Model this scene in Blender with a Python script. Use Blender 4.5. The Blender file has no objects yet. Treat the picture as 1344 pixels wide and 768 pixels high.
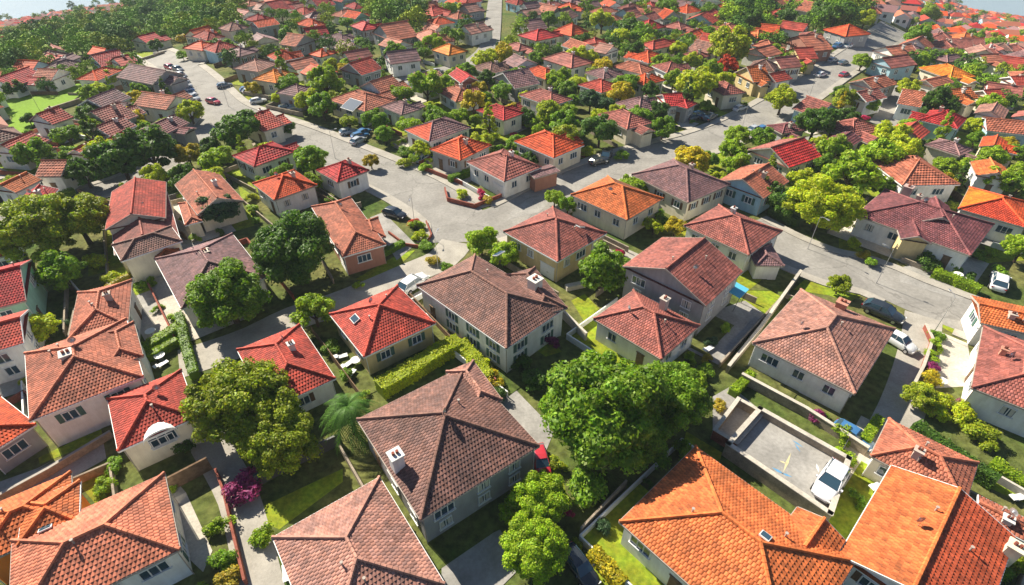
import bpy, bmesh, math, random
import numpy as np
from mathutils import Vector, Matrix, Euler
R = math.radians
rnd = random.Random(7)
scene = bpy.context.scene
COL = scene.collection

# ------------------------------------------------------------------ camera
F = 720.0; PITCH = R(38); CAMZ = 46.0
cam_d = bpy.data.cameras.new('camera'); cam = bpy.data.objects.new('camera', cam_d); COL.objects.link(cam)
cam_d.sensor_width = 36; cam_d.lens = 36*F/1344; cam_d.clip_start = 0.1; cam_d.clip_end = 20000
cam.location = (0, 0, CAMZ); cam.rotation_euler = (math.pi/2-PITCH, 0, 0)
scene.camera = cam

# ------------------------------------------------------------------ light
SUN_AZ = R(-45); SUN_EL = R(38)      # azimuth from +Y, negative = left of the view
w = bpy.data.worlds.new('World'); scene.world = w; w.use_nodes = True
nt = w.node_tree; bg = nt.nodes['Background']
sky = nt.nodes.new('ShaderNodeTexSky'); sky.sky_type = 'NISHITA'; sky.sun_disc = False
sky.sun_elevation = SUN_EL; sky.sun_rotation = SUN_AZ
sky.air_density = 1.0; sky.dust_density = 0.6; sky.ozone_density = 3.0
nt.links.new(sky.outputs[0], bg.inputs[0]); bg.inputs[1].default_value = 0.05
sd = bpy.data.lights.new('sun', 'SUN'); sd.energy = 5.0; sd.angle = R(0.53); sd.color = (1.0, 0.92, 0.77)
sun = bpy.data.objects.new('sun', sd); COL.objects.link(sun)
sv = Vector((math.sin(SUN_AZ)*math.cos(SUN_EL), math.cos(SUN_AZ)*math.cos(SUN_EL), math.sin(SUN_EL)))
sun.rotation_euler = sv.to_track_quat('Z', 'Y').to_euler(); sun.location = (0, 0, 80)
vs = scene.view_settings; vs.view_transform = 'Standard'; vs.look = 'None'; vs.gamma = 1; vs.use_curve_mapping = False
vs.exposure = 1.08
scene.render.engine = 'CYCLES'
scene.cycles.max_bounces = 6; scene.cycles.diffuse_bounces = 3; scene.cycles.transparent_max_bounces = 4

# ------------------------------------------------------------------ terrain
def sm(t):
    t = np.clip(t, 0, 1); return t*t*(3-2*t)
def TZ(x, y):
    x = np.asarray(x, float); y = np.asarray(y, float)
    d = np.hypot(x, y); r = x/np.maximum(y, 1)
    g = np.clip(sm((-r-0.40)/0.22)+sm((r-0.54)/0.22), 0, 1)
    u = np.maximum(d-165, 0)
    z = -.142*u*u/(u+60)*g
    z = z - 10*sm((d-200)/300)*(1-g)
    z = z + 5*np.sin(x*.016+1)*np.sin(y*.013)*sm((d-260)/200)
    return z
def TZR(x, y): return TZ(x, y)+.30*sm((np.hypot(x, y)-150)/70)
def sm1(t):
    t = min(max(t, 0.0), 1.0); return t*t*(3-2*t)
def tz(x, y):
    d = math.hypot(x, y); 
    if d <= 165: return 0.0
    r = x/max(y, 1); g = min(1.0, sm1((-r-0.40)/0.22)+sm1((r-0.54)/0.22)); u = d-165
    z = -.142*u*u/(u+60)*g - 10*sm1((d-200)/300)*(1-g)
    return z + 5*math.sin(x*.016+1)*math.sin(y*.013)*sm1((d-260)/200)
CP, SP = math.cos(PITCH), math.sin(PITCH)
def ray(px, py):
    dx, du = px-672, 384-py
    return np.array([dx, F*CP+du*SP, -F*SP+du*CP])
def G(px, py, h=0.0):
    """photo pixel -> point on the terrain raised by h"""
    d = ray(px, py); f = lambda t: CAMZ+d[2]*t - tz(d[0]*t, d[1]*t) - h
    t0 = 0.0; t = 0.002; 
    while f(t) > 0:
        t0 = t; t *= 1.05
        if t*d[1] > 2500: return None
    a, b = t0, t
    for _ in range(40):
        m = (a+b)/2
        if f(m) > 0: a = m
        else: b = m
    return np.array([d[0]*b, d[1]*b, CAMZ+d[2]*b])
def GP(px, py, z):
    d = ray(px, py); t = (z-CAMZ)/d[2]
    return np.array([d[0]*t, d[1]*t])
def PX(x, y, z):
    v = np.array([x, y, z-CAMZ]); fx = v[0]; fz = v[1]*CP-v[2]*SP; fu = v[1]*SP+v[2]*CP
    return 672+F*fx/fz, 384-F*fu/fz, fz
REG = {0:(0,0,1.0),1:(0,0,2.953),2:(440,0,2.922),3:(890,0,2.954),4:(0,240,2.844),5:(440,240,2.843),6:(890,240,2.844),
       7:(0,500,2.867),8:(440,500,2.865),9:(890,500,2.866),'A':(0,0,3.953),'B':(330,0,3.953),'C':(660,0,3.953),'D':(1000,0,3.907)}
def PP(r, x, y):
    a, b, s = REG[r]; return (a+x/s, b+y/s)
def fit(r, pts, h, blockz=None):
    p = [PP(r, *q) for q in pts]
    c = (sum(q[0] for q in p)/4, sum(q[1] for q in p)/4)
    g = G(c[0], c[1], h)
    z0 = tz(g[0], g[1]) if blockz is None else blockz
    q = [GP(a, b, z0+h) for a, b in p]
    cen = sum(q)/4
    e1 = ((q[1]-q[0])+(q[2]-q[3]))/2; e2 = ((q[3]-q[0])+(q[2]-q[1]))/2
    l1, l2 = np.hypot(*e1), np.hypot(*e2)
    a1 = math.atan2(e1[1], e1[0]); a2 = math.atan2(e2[1], e2[0])+math.pi/2
    d = (a2-a1+math.pi) % (2*math.pi)-math.pi
    ang = a1 + d*l2/(l1+l2)
    return cen, ang, l1, l2, z0, math.degrees(d)
# ------------------------------------------------------------------ materials
def lin(c):
    return tuple(((v/12.92) if v <= .04045 else ((v+.055)/1.055)**2.4) for v in c)
def mat(name, col=(.5,.5,.5), rough=.8, noise=None, spec=.3, use_attr=False, use_obj=False, bump=None, trans=0, metallic=0, coat=0, n2=None, stretch=None, seams=None):
    m = bpy.data.materials.new(name); m.use_nodes = True; t = m.node_tree; N = t.nodes; L = t.links
    b = N['Principled BSDF']; b.inputs['Roughness'].default_value = rough; b.inputs['Specular IOR Level'].default_value = spec
    b.inputs['Metallic'].default_value = metallic; b.inputs['Coat Weight'].default_value = coat
    def mul(a, bb, fac=1.0):
        x = N.new('ShaderNodeMix'); x.data_type = 'RGBA'; x.blend_type = 'MULTIPLY'; x.inputs[0].default_value = fac
        for sock, v in ((x.inputs[6], a), (x.inputs[7], bb)):
            if isinstance(v, tuple): sock.default_value = (*v, 1)
            else: L.new(v, sock)
        return x.outputs[2]
    cur = tuple(col)
    if use_attr:
        a = N.new('ShaderNodeAttribute'); a.attribute_name = 'Col'; cur = mul(a.outputs['Color'], cur)
    if use_obj:
        o = N.new('ShaderNodeObjectInfo'); cur = mul(o.outputs['Color'], cur)
    tc = N.new('ShaderNodeTexCoord'); coord = tc.outputs['Object']
    for q in (noise, n2):
        if q:
            sc, lo, hi = q[:3]
            n = N.new('ShaderNodeTexNoise'); n.inputs['Scale'].default_value = sc; n.inputs['Detail'].default_value = 5; n.inputs['Roughness'].default_value = .6
            if stretch and q is n2:
                mp = N.new('ShaderNodeMapping'); mp.inputs['Scale'].default_value = (1,1,stretch); L.new(coord, mp.inputs[0]); L.new(mp.outputs[0], n.inputs['Vector'])
            else: L.new(coord, n.inputs['Vector'])
            r = N.new('ShaderNodeValToRGB'); r.color_ramp.elements[0].position = .35; r.color_ramp.elements[1].position = .65
            r.color_ramp.elements[0].color = (*((lo,)*3 if not isinstance(lo, tuple) else lo), 1); r.color_ramp.elements[1].color = (*((hi,)*3 if not isinstance(hi, tuple) else hi), 1)
            L.new(n.outputs['Fac'], r.inputs[0]); cur = mul(cur, r.outputs[0])
    if seams:
        v = N.new('ShaderNodeTexVoronoi'); v.feature = 'DISTANCE_TO_EDGE'; v.inputs['Scale'].default_value = seams
        wn = N.new('ShaderNodeTexNoise'); wn.inputs['Scale'].default_value = .6; va = N.new('ShaderNodeVectorMath'); va.operation = 'MULTIPLY_ADD'; va.inputs[1].default_value = (2.5,2.5,0)
        L.new(coord, wn.inputs['Vector']); L.new(wn.outputs['Color'], va.inputs[0]); L.new(coord, va.inputs[2]); L.new(va.outputs[0], v.inputs['Vector'])
        r = N.new('ShaderNodeValToRGB'); r.color_ramp.elements[0].position = .004; r.color_ramp.elements[1].position = .010; r.color_ramp.elements[0].color = (.75,.75,.75,1)
        L.new(v.outputs['Distance'], r.inputs[0]); cur = mul(cur, r.outputs[0])
    if isinstance(cur, tuple): b.inputs['Base Color'].default_value = (*cur, 1)
    else: L.new(cur, b.inputs['Base Color'])
    if bump:
        n = N.new('ShaderNodeTexNoise'); n.inputs['Scale'].default_value = bump[0]; n.inputs['Detail'].default_value = 4; L.new(coord, n.inputs['Vector'])
        bp = N.new('ShaderNodeBump'); bp.inputs['Strength'].default_value = bump[1]; bp.inputs['Distance'].default_value = bump[2]
        L.new(n.outputs['Fac'], bp.inputs['Height']); L.new(bp.outputs[0], b.inputs['Normal'])
    if trans:
        tr = N.new('ShaderNodeBsdfTranslucent'); mx = N.new('ShaderNodeMixShader'); mx.inputs[0].default_value = trans
        if isinstance(cur, tuple): tr.inputs[0].default_value = (*cur, 1)
        else:
            L.new(mul(cur, (1.15, 1.25, .6)), tr.inputs[0])
        L.new(b.outputs[0], mx.inputs[1]); L.new(tr.outputs[0], mx.inputs[2]); L.new(mx.outputs[0], N['Material Output'].inputs[0])
    return m
M = {}
M['tile'] = mat('roof_tile', (1,1,1), .75, (.42,(.62,.66,.70),(1.15,1.1,1.08)), .25, use_attr=True, use_obj=True, n2=(2.6,.78,1.14))
M['stucco'] = mat('stucco', (1,1,1), .9, (.7,.90,1.04), .1, use_obj=True, bump=(30,.2,.02), n2=(1.8,(.90,.885,.86),1.04), stretch=.18)
M['white'] = mat('white_paint', (.78,.78,.76), .5, (2,.9,1.0))
M['glass'] = mat('window_glass', (.03,.065,.095), .06, None, .8, coat=.3)
M['asphalt'] = mat('asphalt', (.285,.27,.245), .9, (.22,.82,1.10), .2, bump=(40,.3,.01), n2=(2.2,.86,1.06), seams=.09)
M['walk'] = mat('pavement', (.40,.37,.32), .9, (.4,.78,1.05), .2, n2=(5,.88,1.05))
M['concrete'] = mat('concrete', (.34,.325,.30), .9, (.35,.72,1.08), .2, n2=(3,.85,1.06), bump=(8,.2,.02))
M['pale'] = mat('pale_paving', (.53,.485,.41), .9, (.5,.8,1.05), .2, n2=(4,.85,1.05))
M['stonewall'] = mat('rendered_wall', (.36,.30,.23), .9, (.9,.65,1.1), .1, n2=(6,.8,1.1), bump=(9,.4,.03))
M['brick'] = mat('brick', (.30,.10,.07), .9, (1.2,.7,1.15), .1, n2=(9,.75,1.15))
M['wood'] = mat('timber', (.20,.13,.08), .85, (2,.6,1.15), .1)
M['darkmetal'] = mat('dark_metal', (.06,.06,.065), .4, None, .4)
M['lawn'] = mat('lawn', (.20,.29,.025), .9, (.33,(.95,.68,.7),(1.1,1.15,.9)), .1, bump=(14,.6,.06), n2=(2.1,(.7,.72,.8),(1.35,1.2,1.2)))
M['fieldgrass'] = mat('field_grass', (.165,.285,.02), .9, (.06,.85,1.1), .1, bump=(6,.5,.08), n2=(1.5,.85,1.1))
M['ground'] = mat('ground_soil', (.075,.10,.03), .95, (.10,(.8,1.0,.6),(2.0,1.45,1.6)), .1, bump=(5,.5,.1), n2=(1.2,.6,1.3))
M['leaf'] = mat('leaf', (1,1,1), .55, None, .3, use_attr=True, use_obj=True, trans=.4)
M['trim'] = mat('roof_trim', (.42,.36,.31), .7, (2,.8,1.1))
M['bark'] = mat('bark', (.10,.07,.05), .95, (3,.6,1.2), .1)
M['paint'] = mat('car_paint', (1,1,1), .25, None, .5, use_obj=True, coat=.8)
M['rubber'] = mat('rubber', (.02,.02,.02), .8)
M['alloy'] = mat('alloy', (.5,.5,.52), .3, None, .5, metallic=.7)
M['lamp'] = mat('lamp_lens', (.75,.75,.72), .15, None, .6)
M['redlamp'] = mat('red_lens', (.4,.01,.01), .2, None, .6)
M['solar'] = mat('solar_glass', (.03,.06,.11), .6, None, .1)
M['cloth'] = mat('blue_cloth', (.10,.45,.62), .7)
M['water'] = mat('sky_standin_water', (.25,.32,.36), .18, None, .6, bump=(.05,.15,.5))
M['plain'] = mat('painted', (1,1,1), .6, (3,.85,1.05), .3, use_obj=True)

# ------------------------------------------------------------------ mesh builder
class MB:
    def __init__(s): s.v = []; s.f = []; s.n = 0
    def add(s, V, Fc, mi=0, col=(1,1,1)):
        V = np.asarray(V, float).reshape(-1, 3); Fc = np.asarray(Fc, int)
        s.v.append(V); k = len(Fc)
        c = np.asarray(col, float)
        if c.ndim == 1: c = np.tile(c, (k, 1))
        m = np.full(k, mi) if np.isscalar(mi) else np.asarray(mi)
        s.f.append((Fc+s.n, m, c)); s.n += len(V)
    def poly(s, pts, mi=0, col=(1,1,1)):
        s.add(pts, [list(range(len(pts)))], mi, col)
    def box(s, c, d, rz=0, mi=0, col=(1,1,1), taper=1.0, bottom=True):
        hx, hy, hz = d[0]/2, d[1]/2, d[2]/2; cs, sn = math.cos(rz), math.sin(rz); V = []
        for z, k in ((-hz, 1), (hz, taper)):
            for x, y in ((-hx,-hy),(hx,-hy),(hx,hy),(-hx,hy)):
                V.append((c[0]+(x*cs-y*sn)*k, c[1]+(x*sn+y*cs)*k, c[2]+z))
        s.add(V, [(3,2,1,0),(4,5,6,7),(0,1,5,4),(1,2,6,5),(2,3,7,6),(3,0,4,7)], mi, col)
    def tube(s, pts, rad, n=8, mi=0, col=(1,1,1), caps=True):
        pts = [np.asarray(p, float) for p in pts]; m = len(pts)
        if np.isscalar(rad): rad = [rad]*m
        V = []
        for i in range(m):
            d = pts[min(i+1, m-1)]-pts[max(i-1, 0)]; d = d/(np.linalg.norm(d)+1e-9)
            a = np.cross(d, (0,0,1.0)); 
            if np.linalg.norm(a) < .05: a = np.array((1.0,0,0))
            a /= np.linalg.norm(a); b = np.cross(d, a)
            for k in range(n):
                t = 2*math.pi*k/n; V.append(pts[i]+rad[i]*(math.cos(t)*a+math.sin(t)*b))
        Fc = [(i*n+k, i*n+(k+1)%n, (i+1)*n+(k+1)%n, (i+1)*n+k) for i in range(m-1) for k in range(n)]
        s.add(V, Fc, mi, col)
        if caps:
            s.poly(V[:n][::-1], mi, col); s.poly(V[-n:], mi, col)
    def mesh(s, name, mats, smooth=False):
        me = bpy.data.meshes.new(name)
        V = np.concatenate(s.v) if s.v else np.zeros((0,3))
        me.vertices.add(len(V)); me.vertices.foreach_set('co', V.ravel())
        idx = np.concatenate([f.ravel() for f, m, c in s.f]); tot = np.concatenate([np.full(len(f), f.shape[1]) for f, m, c in s.f])
        me.loops.add(len(idx)); me.loops.foreach_set('vertex_index', idx.astype(np.int32))
        me.polygons.add(len(tot)); st = np.concatenate(([0], np.cumsum(tot)[:-1]))
        me.polygons.foreach_set('loop_start', st.astype(np.int32)); me.polygons.foreach_set('loop_total', tot.astype(np.int32))
        me.polygons.foreach_set('material_index', np.concatenate([m for f, m, c in s.f]).astype(np.int32))
        me.polygons.foreach_set('use_smooth', np.full(len(tot), smooth))
        ca = me.color_attributes.new('Col', 'FLOAT_COLOR', 'CORNER')
        c = np.repeat(np.concatenate([c for f, m, c in s.f]), tot, axis=0)
        ca.data.foreach_set('color', np.column_stack([c, np.ones(len(c))]).ravel().astype(np.float32))
        for m in mats: me.materials.append(M[m] if isinstance(m, str) else m)
        me.update(calc_edges=True); me.validate()
        return me
    def obj(s, name, mats, parent=None, loc=(0,0,0), rot=0, color=None, smooth=False):
        return place(s.mesh(name, mats, smooth), name, parent, loc, rot, color)
def place(me, name, parent=None, loc=(0,0,0), rot=0, color=None):
    o = bpy.data.objects.new(name, me); COL.objects.link(o)
    o.location = loc; o.rotation_euler = (0, 0, rot) if np.isscalar(rot) else rot
    if parent: o.parent = parent
    if color is not None: o.color = (*color, 1)
    return o
THINGS = []
def tag(o, cat, label=None, group=None, p=None, kindtxt=None):
    o['category'] = cat
    if group: o['group'] = group
    if label: o['label'] = label
    loc = o.location if p is None else p
    THINGS.append((o, cat, label, kindtxt or cat, PX(loc[0], loc[1], loc[2]+(2 if p is None else 0))))
    return o
def empty(name, loc, rz=0):
    o = bpy.data.objects.new(name, None); COL.objects.link(o); o.location = loc; o.rotation_euler = (0,0,rz); o.empty_display_size = .3
    return o
def struct(o, kind='structure'):
    o['kind'] = kind; return o
nrng = np.random.default_rng(5)

# ------------------------------------------------------------------ ground, roads
ROADS = []      # (centre line xy array, half width)
def near_road(x, y, pad=0):
    for P_, hw in ROADS:
        a = P_[:-1]; b = P_[1:]; d = b-a
        t = np.clip(((x-a[:,0])*d[:,0]+(y-a[:,1])*d[:,1])/np.maximum((d**2).sum(1), 1e-9), 0, 1)
        if np.min(np.hypot(a[:,0]+t*d[:,0]-x, a[:,1]+t*d[:,1]-y)) < hw+pad: return True
    return False
def path(px, step=1.5, z=0):
    P_ = np.array([G(a, b)[:2] for a, b in px])
    # Catmull-Rom
    out = []; n = len(P_)
    for i in range(n-1):
        p0, p1, p2, p3 = P_[max(i-1,0)], P_[i], P_[i+1], P_[min(i+2,n-1)]
        k = max(2, int(np.linalg.norm(p2-p1)/step))
        for j in range(k):
            t = j/k; out.append(.5*((2*p1)+(-p0+p2)*t+(2*p0-5*p1+4*p2-p3)*t*t+(-p0+3*p1-3*p2+p3)*t**3))
    out.append(P_[-1]); return np.array(out)
def normals(P_):
    d = np.gradient(P_, axis=0); d /= np.linalg.norm(d, axis=1)[:,None]+1e-9
    return np.column_stack([-d[:,1], d[:,0]])
def strip(name, P_, w, z, matn, cols=3, wl=None):
    N_ = normals(P_); hw = np.full(len(P_), w/2) if np.isscalar(w) else np.asarray(w)/2
    V = []
    for j in range(cols+1):
        s = (j/cols*2-1)
        q = P_+N_*(hw*s)[:,None]; V.append(np.column_stack([q, TZR(q[:,0], q[:,1])+z]))
    V = np.stack(V, 1).reshape(-1, 3); n = cols+1
    Fc = [(i*n+j, i*n+j+1, (i+1)*n+j+1, (i+1)*n+j) for i in range(len(P_)-1) for j in range(cols)]
    Fc = [f[::-1] for f in Fc]
    mb = MB(); mb.add(V, Fc); return struct(mb.obj(name, [matn]))
def patch(name, px, z, matn, reg=0, kind='structure', world=False):
    pts = [G(*PP(reg, *q))[:2] if not world else q for q in px]
    bm = bmesh.new(); vs_ = [bm.verts.new((a, b, 0)) for a, b in pts]; bm.faces.new(vs_)
    bmesh.ops.triangulate(bm, faces=bm.faces[:])
    if max(p[1] for p in pts) > 190:
        for c in range(4):
            bmesh.ops.subdivide_edges(bm, edges=[e for e in bm.edges if e.calc_length() > 8], cuts=1, use_grid_fill=True)
            bmesh.ops.triangulate(bm, faces=bm.faces[:])
    bm.normal_update()
    for f in bm.faces:
        if f.normal.z < 0: f.normal_flip()
    for v in bm.verts: v.co.z = float(TZR(v.co.x, v.co.y))+z
    me = bpy.data.meshes.new(name); bm.to_mesh(me); bm.free(); me.materials.append(M[matn])
    return struct(place(me, name), kind)

ys = np.concatenate([np.arange(-40, 0, 8), np.arange(0, 100, 10), np.arange(100, 230, 5), np.arange(230, 500, 7), np.arange(500, 1500, 25)])
xs = np.concatenate([np.arange(-1500, -420, 40), np.arange(-420, 420, 7), np.arange(420, 1501, 40)])
XX, YY = np.meshgrid(xs, ys); ZZ = TZ(XX, YY)
mb = MB(); nx = len(xs)
mb.add(np.column_stack([XX.ravel(), YY.ravel(), ZZ.ravel()]), [(i*nx+j, i*nx+j+1, (i+1)*nx+j+1, (i+1)*nx+j) for i in range(len(ys)-1) for j in range(nx-1)])
struct(mb.obj('ground', ['ground'], smooth=True))
mb = MB(); mb.add([(-14000,-400,-100),(14000,-400,-100),(14000,15000,-100),(-14000,15000,-100)], [(0,1,2,3)]); struct(mb.obj('sky_standin_water', ['water']))  # added water sheet, pale to stand in for sky in the top corners

def road(name, px, w, z, walks=True, wl=None, matn='asphalt'):
    P_ = path(px); ROADS.append((P_, (w if np.isscalar(w) else np.mean(w))/2)); strip(name, P_, w, z, matn); return P_
main = road('road', [(200,70),(238,92),(262,112),(292,142),(335,160),(390,180),(450,205),(520,235),(570,262),(602,288),(604,318)], 9.4, .030)
east = road('road', [(604,306),(660,290),(705,268),(760,238),(820,214),(880,197),(930,183),(985,160),(1040,128),(1085,98),(1120,76),(1155,54),(1176,38)], 9.6, .036)
west = road('road', [(286,150),(262,176),(225,208),(180,232),(140,247),(70,268),(0,292)], 6.0, .042)
side = road('road', [(975,296),(1030,326),(1090,350),(1140,362),(1200,388),(1262,412),(1320,434)], 8.2, .030)
lane = road('lane', [(600,318),(580,340),(540,358),(490,380),(440,400),(385,418),(330,445),(285,462),(235,478)], 5.2, .048, matn='walk')
drive = road('lane', [(1212,415),(1207,455),(1196,500),(1180,545),(1158,590)], 4.2, .042, matn='walk')
bl = road('lane', [(270,575),(292,612),(312,650),(326,700),(342,768),(352,820)], 3.4, .036, matn='walk')
wl_ = road('lane', [(-20,670),(40,638),(100,608),(150,580)], 3.2, .036, matn='walk')
top = road('road', [(470,118),(520,108),(575,94),(615,84),(640,64),(646,40),(650,0)], 6, .054)
tj = road('road', [(238,92),(262,78),(290,66),(330,58)], 7, .060)
cr = road('road', [(1168,112),(1172,140),(1160,165)], 6, .054)
nort = road('road', [(545,12),(552,-4)], 7, .05)
# raised footways with kerb faces on both sides
def footway(P_, hw, width, others, name='pavement'):
    N_ = normals(P_)
    for s in (1, -1):
        mb = MB(); run = []
        def flush():
            if len(run) > 1:
                a = np.array([r[0] for r in run]); b = np.array([r[1] for r in run]); za = TZR(a[:,0], a[:,1]); zb = TZR(b[:,0], b[:,1])
                prof = [np.column_stack([a, za-.1]), np.column_stack([a, za+.15]), np.column_stack([b, zb+.15]), np.column_stack([b, zb-.1])]
                V = np.stack(prof, 1).reshape(-1, 3); k = len(run)
                Fc = [(i*4+j, i*4+j+1, (i+1)*4+j+1, (i+1)*4+j) for i in range(k-1) for j in range(3)]
                mb.add(V, Fc)
                mb.poly(V[:4]); mb.poly(V[-4:][::-1])
            run.clear()
        for i in range(len(P_)):
            a = P_[i]+N_[i]*s*hw; b = P_[i]+N_[i]*s*(hw+width); c = (a+b)/2
            ok = True
            for o, ohw in others:
                if np.min(np.hypot(o[:,0]-c[0], o[:,1]-c[1])) < ohw+width*.55: ok = False
            if ok: run.append((a, b))
            else: flush()
        flush()
        if mb.n: struct(mb.obj(name, ['walk']))
footway(main, 4.7, 2.0, [(east,4.3),(west,3.0),(lane,2.6),(tj,3.5)])
footway(east, 4.3, 1.8, [(main,4.7),(lane,2.6)])
footway(side, 4.1, 1.5, [(drive,2.1)])
footway(west, 3.0, 1.2, [(main,4.7)])
footway(tj, 3.5, 1.4, [(main,4.7)])

# lawns, paving, forecourts (pixel outlines on the photo -> real outlines on the ground)
patch('field', [(0,400),(330,310),(342,352),(250,420),(120,500),(0,565)], .22, 'fieldgrass', 1)
patch('field', [(0,215),(270,160),(400,120),(620,70),(620,95),(400,150),(270,195),(0,262)], .06, 'lawn', 1)
patch('field', [(0,140),(300,75),(600,15),(600,35),(300,98),(0,165)], .10, 'lawn', 1)
patch('field', [(490,222),(590,190),(600,228),(560,232)], .06, 'lawn', 1)
LAWNS = [(4,[(330,290),(400,260),(400,330),(330,350)]),(4,[(890,10),(960,60),(1000,120),(960,140),(900,60)]),(4,[(860,150),(935,90),(950,160),(880,180)]),
 (5,[(880,440),(930,415),(985,470),(930,520)]),(6,[(250,340),(390,430),(330,490),(225,430)]),(6,[(600,200),(690,250),(680,320),(600,280)]),(6,[(430,400),(480,355),(700,410),(640,445),(560,420)]),
 (6,[(1145,225),(1291,250),(1291,290),(1150,300)]),(6,[(925,310),(1115,380),(1100,425),(930,360)]),(5,[(640,130),(760,75),(775,90),(680,140)]),
 (7,[(280,370),(440,280),(460,440),(375,480)]),(9,[(30,190),(165,270),(155,310),(20,240)]),(8,[(960,590),(1010,590),(1140,768),(960,768)]),(9,[(1120,330),(1301,420),(1301,460),(1115,380)]),
 (9,[(780,130),(830,60),(790,150),(690,270)]),(8,[(760,330),(840,300),(870,430),(760,450)]),(3,[(80,620),(180,590),(190,640),(100,660)]),(3,[(0,490),(40,510),(30,530),(0,520)]),(3,[(140,420),(210,445),(190,460),(140,440)]),
 (5,[(75,360),(230,270),(300,250),(240,310),(110,370)]),(2,[(870,690),(985,655),(985,670),(885,710)]),(2,[(430,400),(540,440),(545,465),(430,415)]),(1,[(200,570),(310,560),(330,590),(240,620)]),
 (6,[(80,560),(180,480),(230,540),(170,590)]),(7,[(145,290),(415,160),(430,200),(150,315)]),(6,[(920,490),(1075,560),(1060,580),(930,510)]),(7,[(930,500),(1290,330),(1290,380),(1050,560)]),
 (1,[(660,655),(720,620),(720,650),(670,690)]),(1,[(950,365),(1000,350),(1000,385),(955,390)]),(3,[(60,620),(130,590),(190,620),(150,680),(70,640)]),(3,[(1010,700),(1090,700),(1060,768),(1000,750)])]
for i, (r, q) in enumerate(LAWNS): patch('lawn', q, .012+(i%5)*.004, 'lawn', r)
PAVES = [('concrete',8,[(605,55),(660,15),(825,185),(760,345),(700,250)]),('pale',5,[(285,420),(350,385),(430,480),(420,560),(340,600)]),('pale',6,[(985,560),(1080,600),(1090,660),(1080,760),(960,768)]),
 ('pale',7,[(640,450),(700,420),(800,640),(765,720),(690,650)]),('pale',4,[(480,440),(560,410),(640,540),(560,620),(500,520)]),('concrete',5,[(130,130),(180,110),(300,230),(230,290)]),
 ('concrete',6,[(130,480),(250,440),(320,490),(150,680),(30,620)]),('concrete',5,[(655,110),(720,60),(840,40),(760,110),(640,140)]),('concrete',2,[(560,490),(640,460),(740,490),(640,540)]),
 ('pale',9,[(560,540),(740,290),(780,330),(620,640)]),('concrete',2,[(620,720),(860,640),(880,700),(720,768)]),('concrete',9,[(130,60),(200,20),(330,130),(200,260),(130,190)]),
 ('concrete',7,[(430,400),(600,310),(700,420),(640,450)]),('concrete',6,[(820,320),(930,290),(1100,400),(1060,440),(830,370)]),('concrete',4,[(490,415),(590,395),(620,470),(520,510)]),
 ('concrete',8,[(400,660),(620,560),(700,700),(600,800),(400,768)]),('walk',5,[(870,150),(960,190),(1140,270),(1120,300),(900,200)]),('concrete',7,[(0,380),(140,330),(200,300),(0,420)])]
for i, (m_, r, q) in enumerate(PAVES): patch('paving', q, .034+(i%4)*.004, m_, r)

# the air over the town
mb = MB(); mb.box((0, 750, -20), (3400, 1900, 180)); hz = mb.obj('haze', [])
hm = bpy.data.materials.new('haze_air'); hm.use_nodes = True; t_ = hm.node_tree; t_.nodes.remove(t_.nodes['Principled BSDF'])
pv = t_.nodes.new('ShaderNodeVolumePrincipled'); pv.inputs['Color'].default_value = (.80,.90,1.0,1); pv.inputs['Density'].default_value = .00018; t_.links.new(pv.outputs[0], t_.nodes['Material Output'].inputs['Volume'])
hz.data.materials.append(hm); hz['kind'] = 'stuff'
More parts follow.
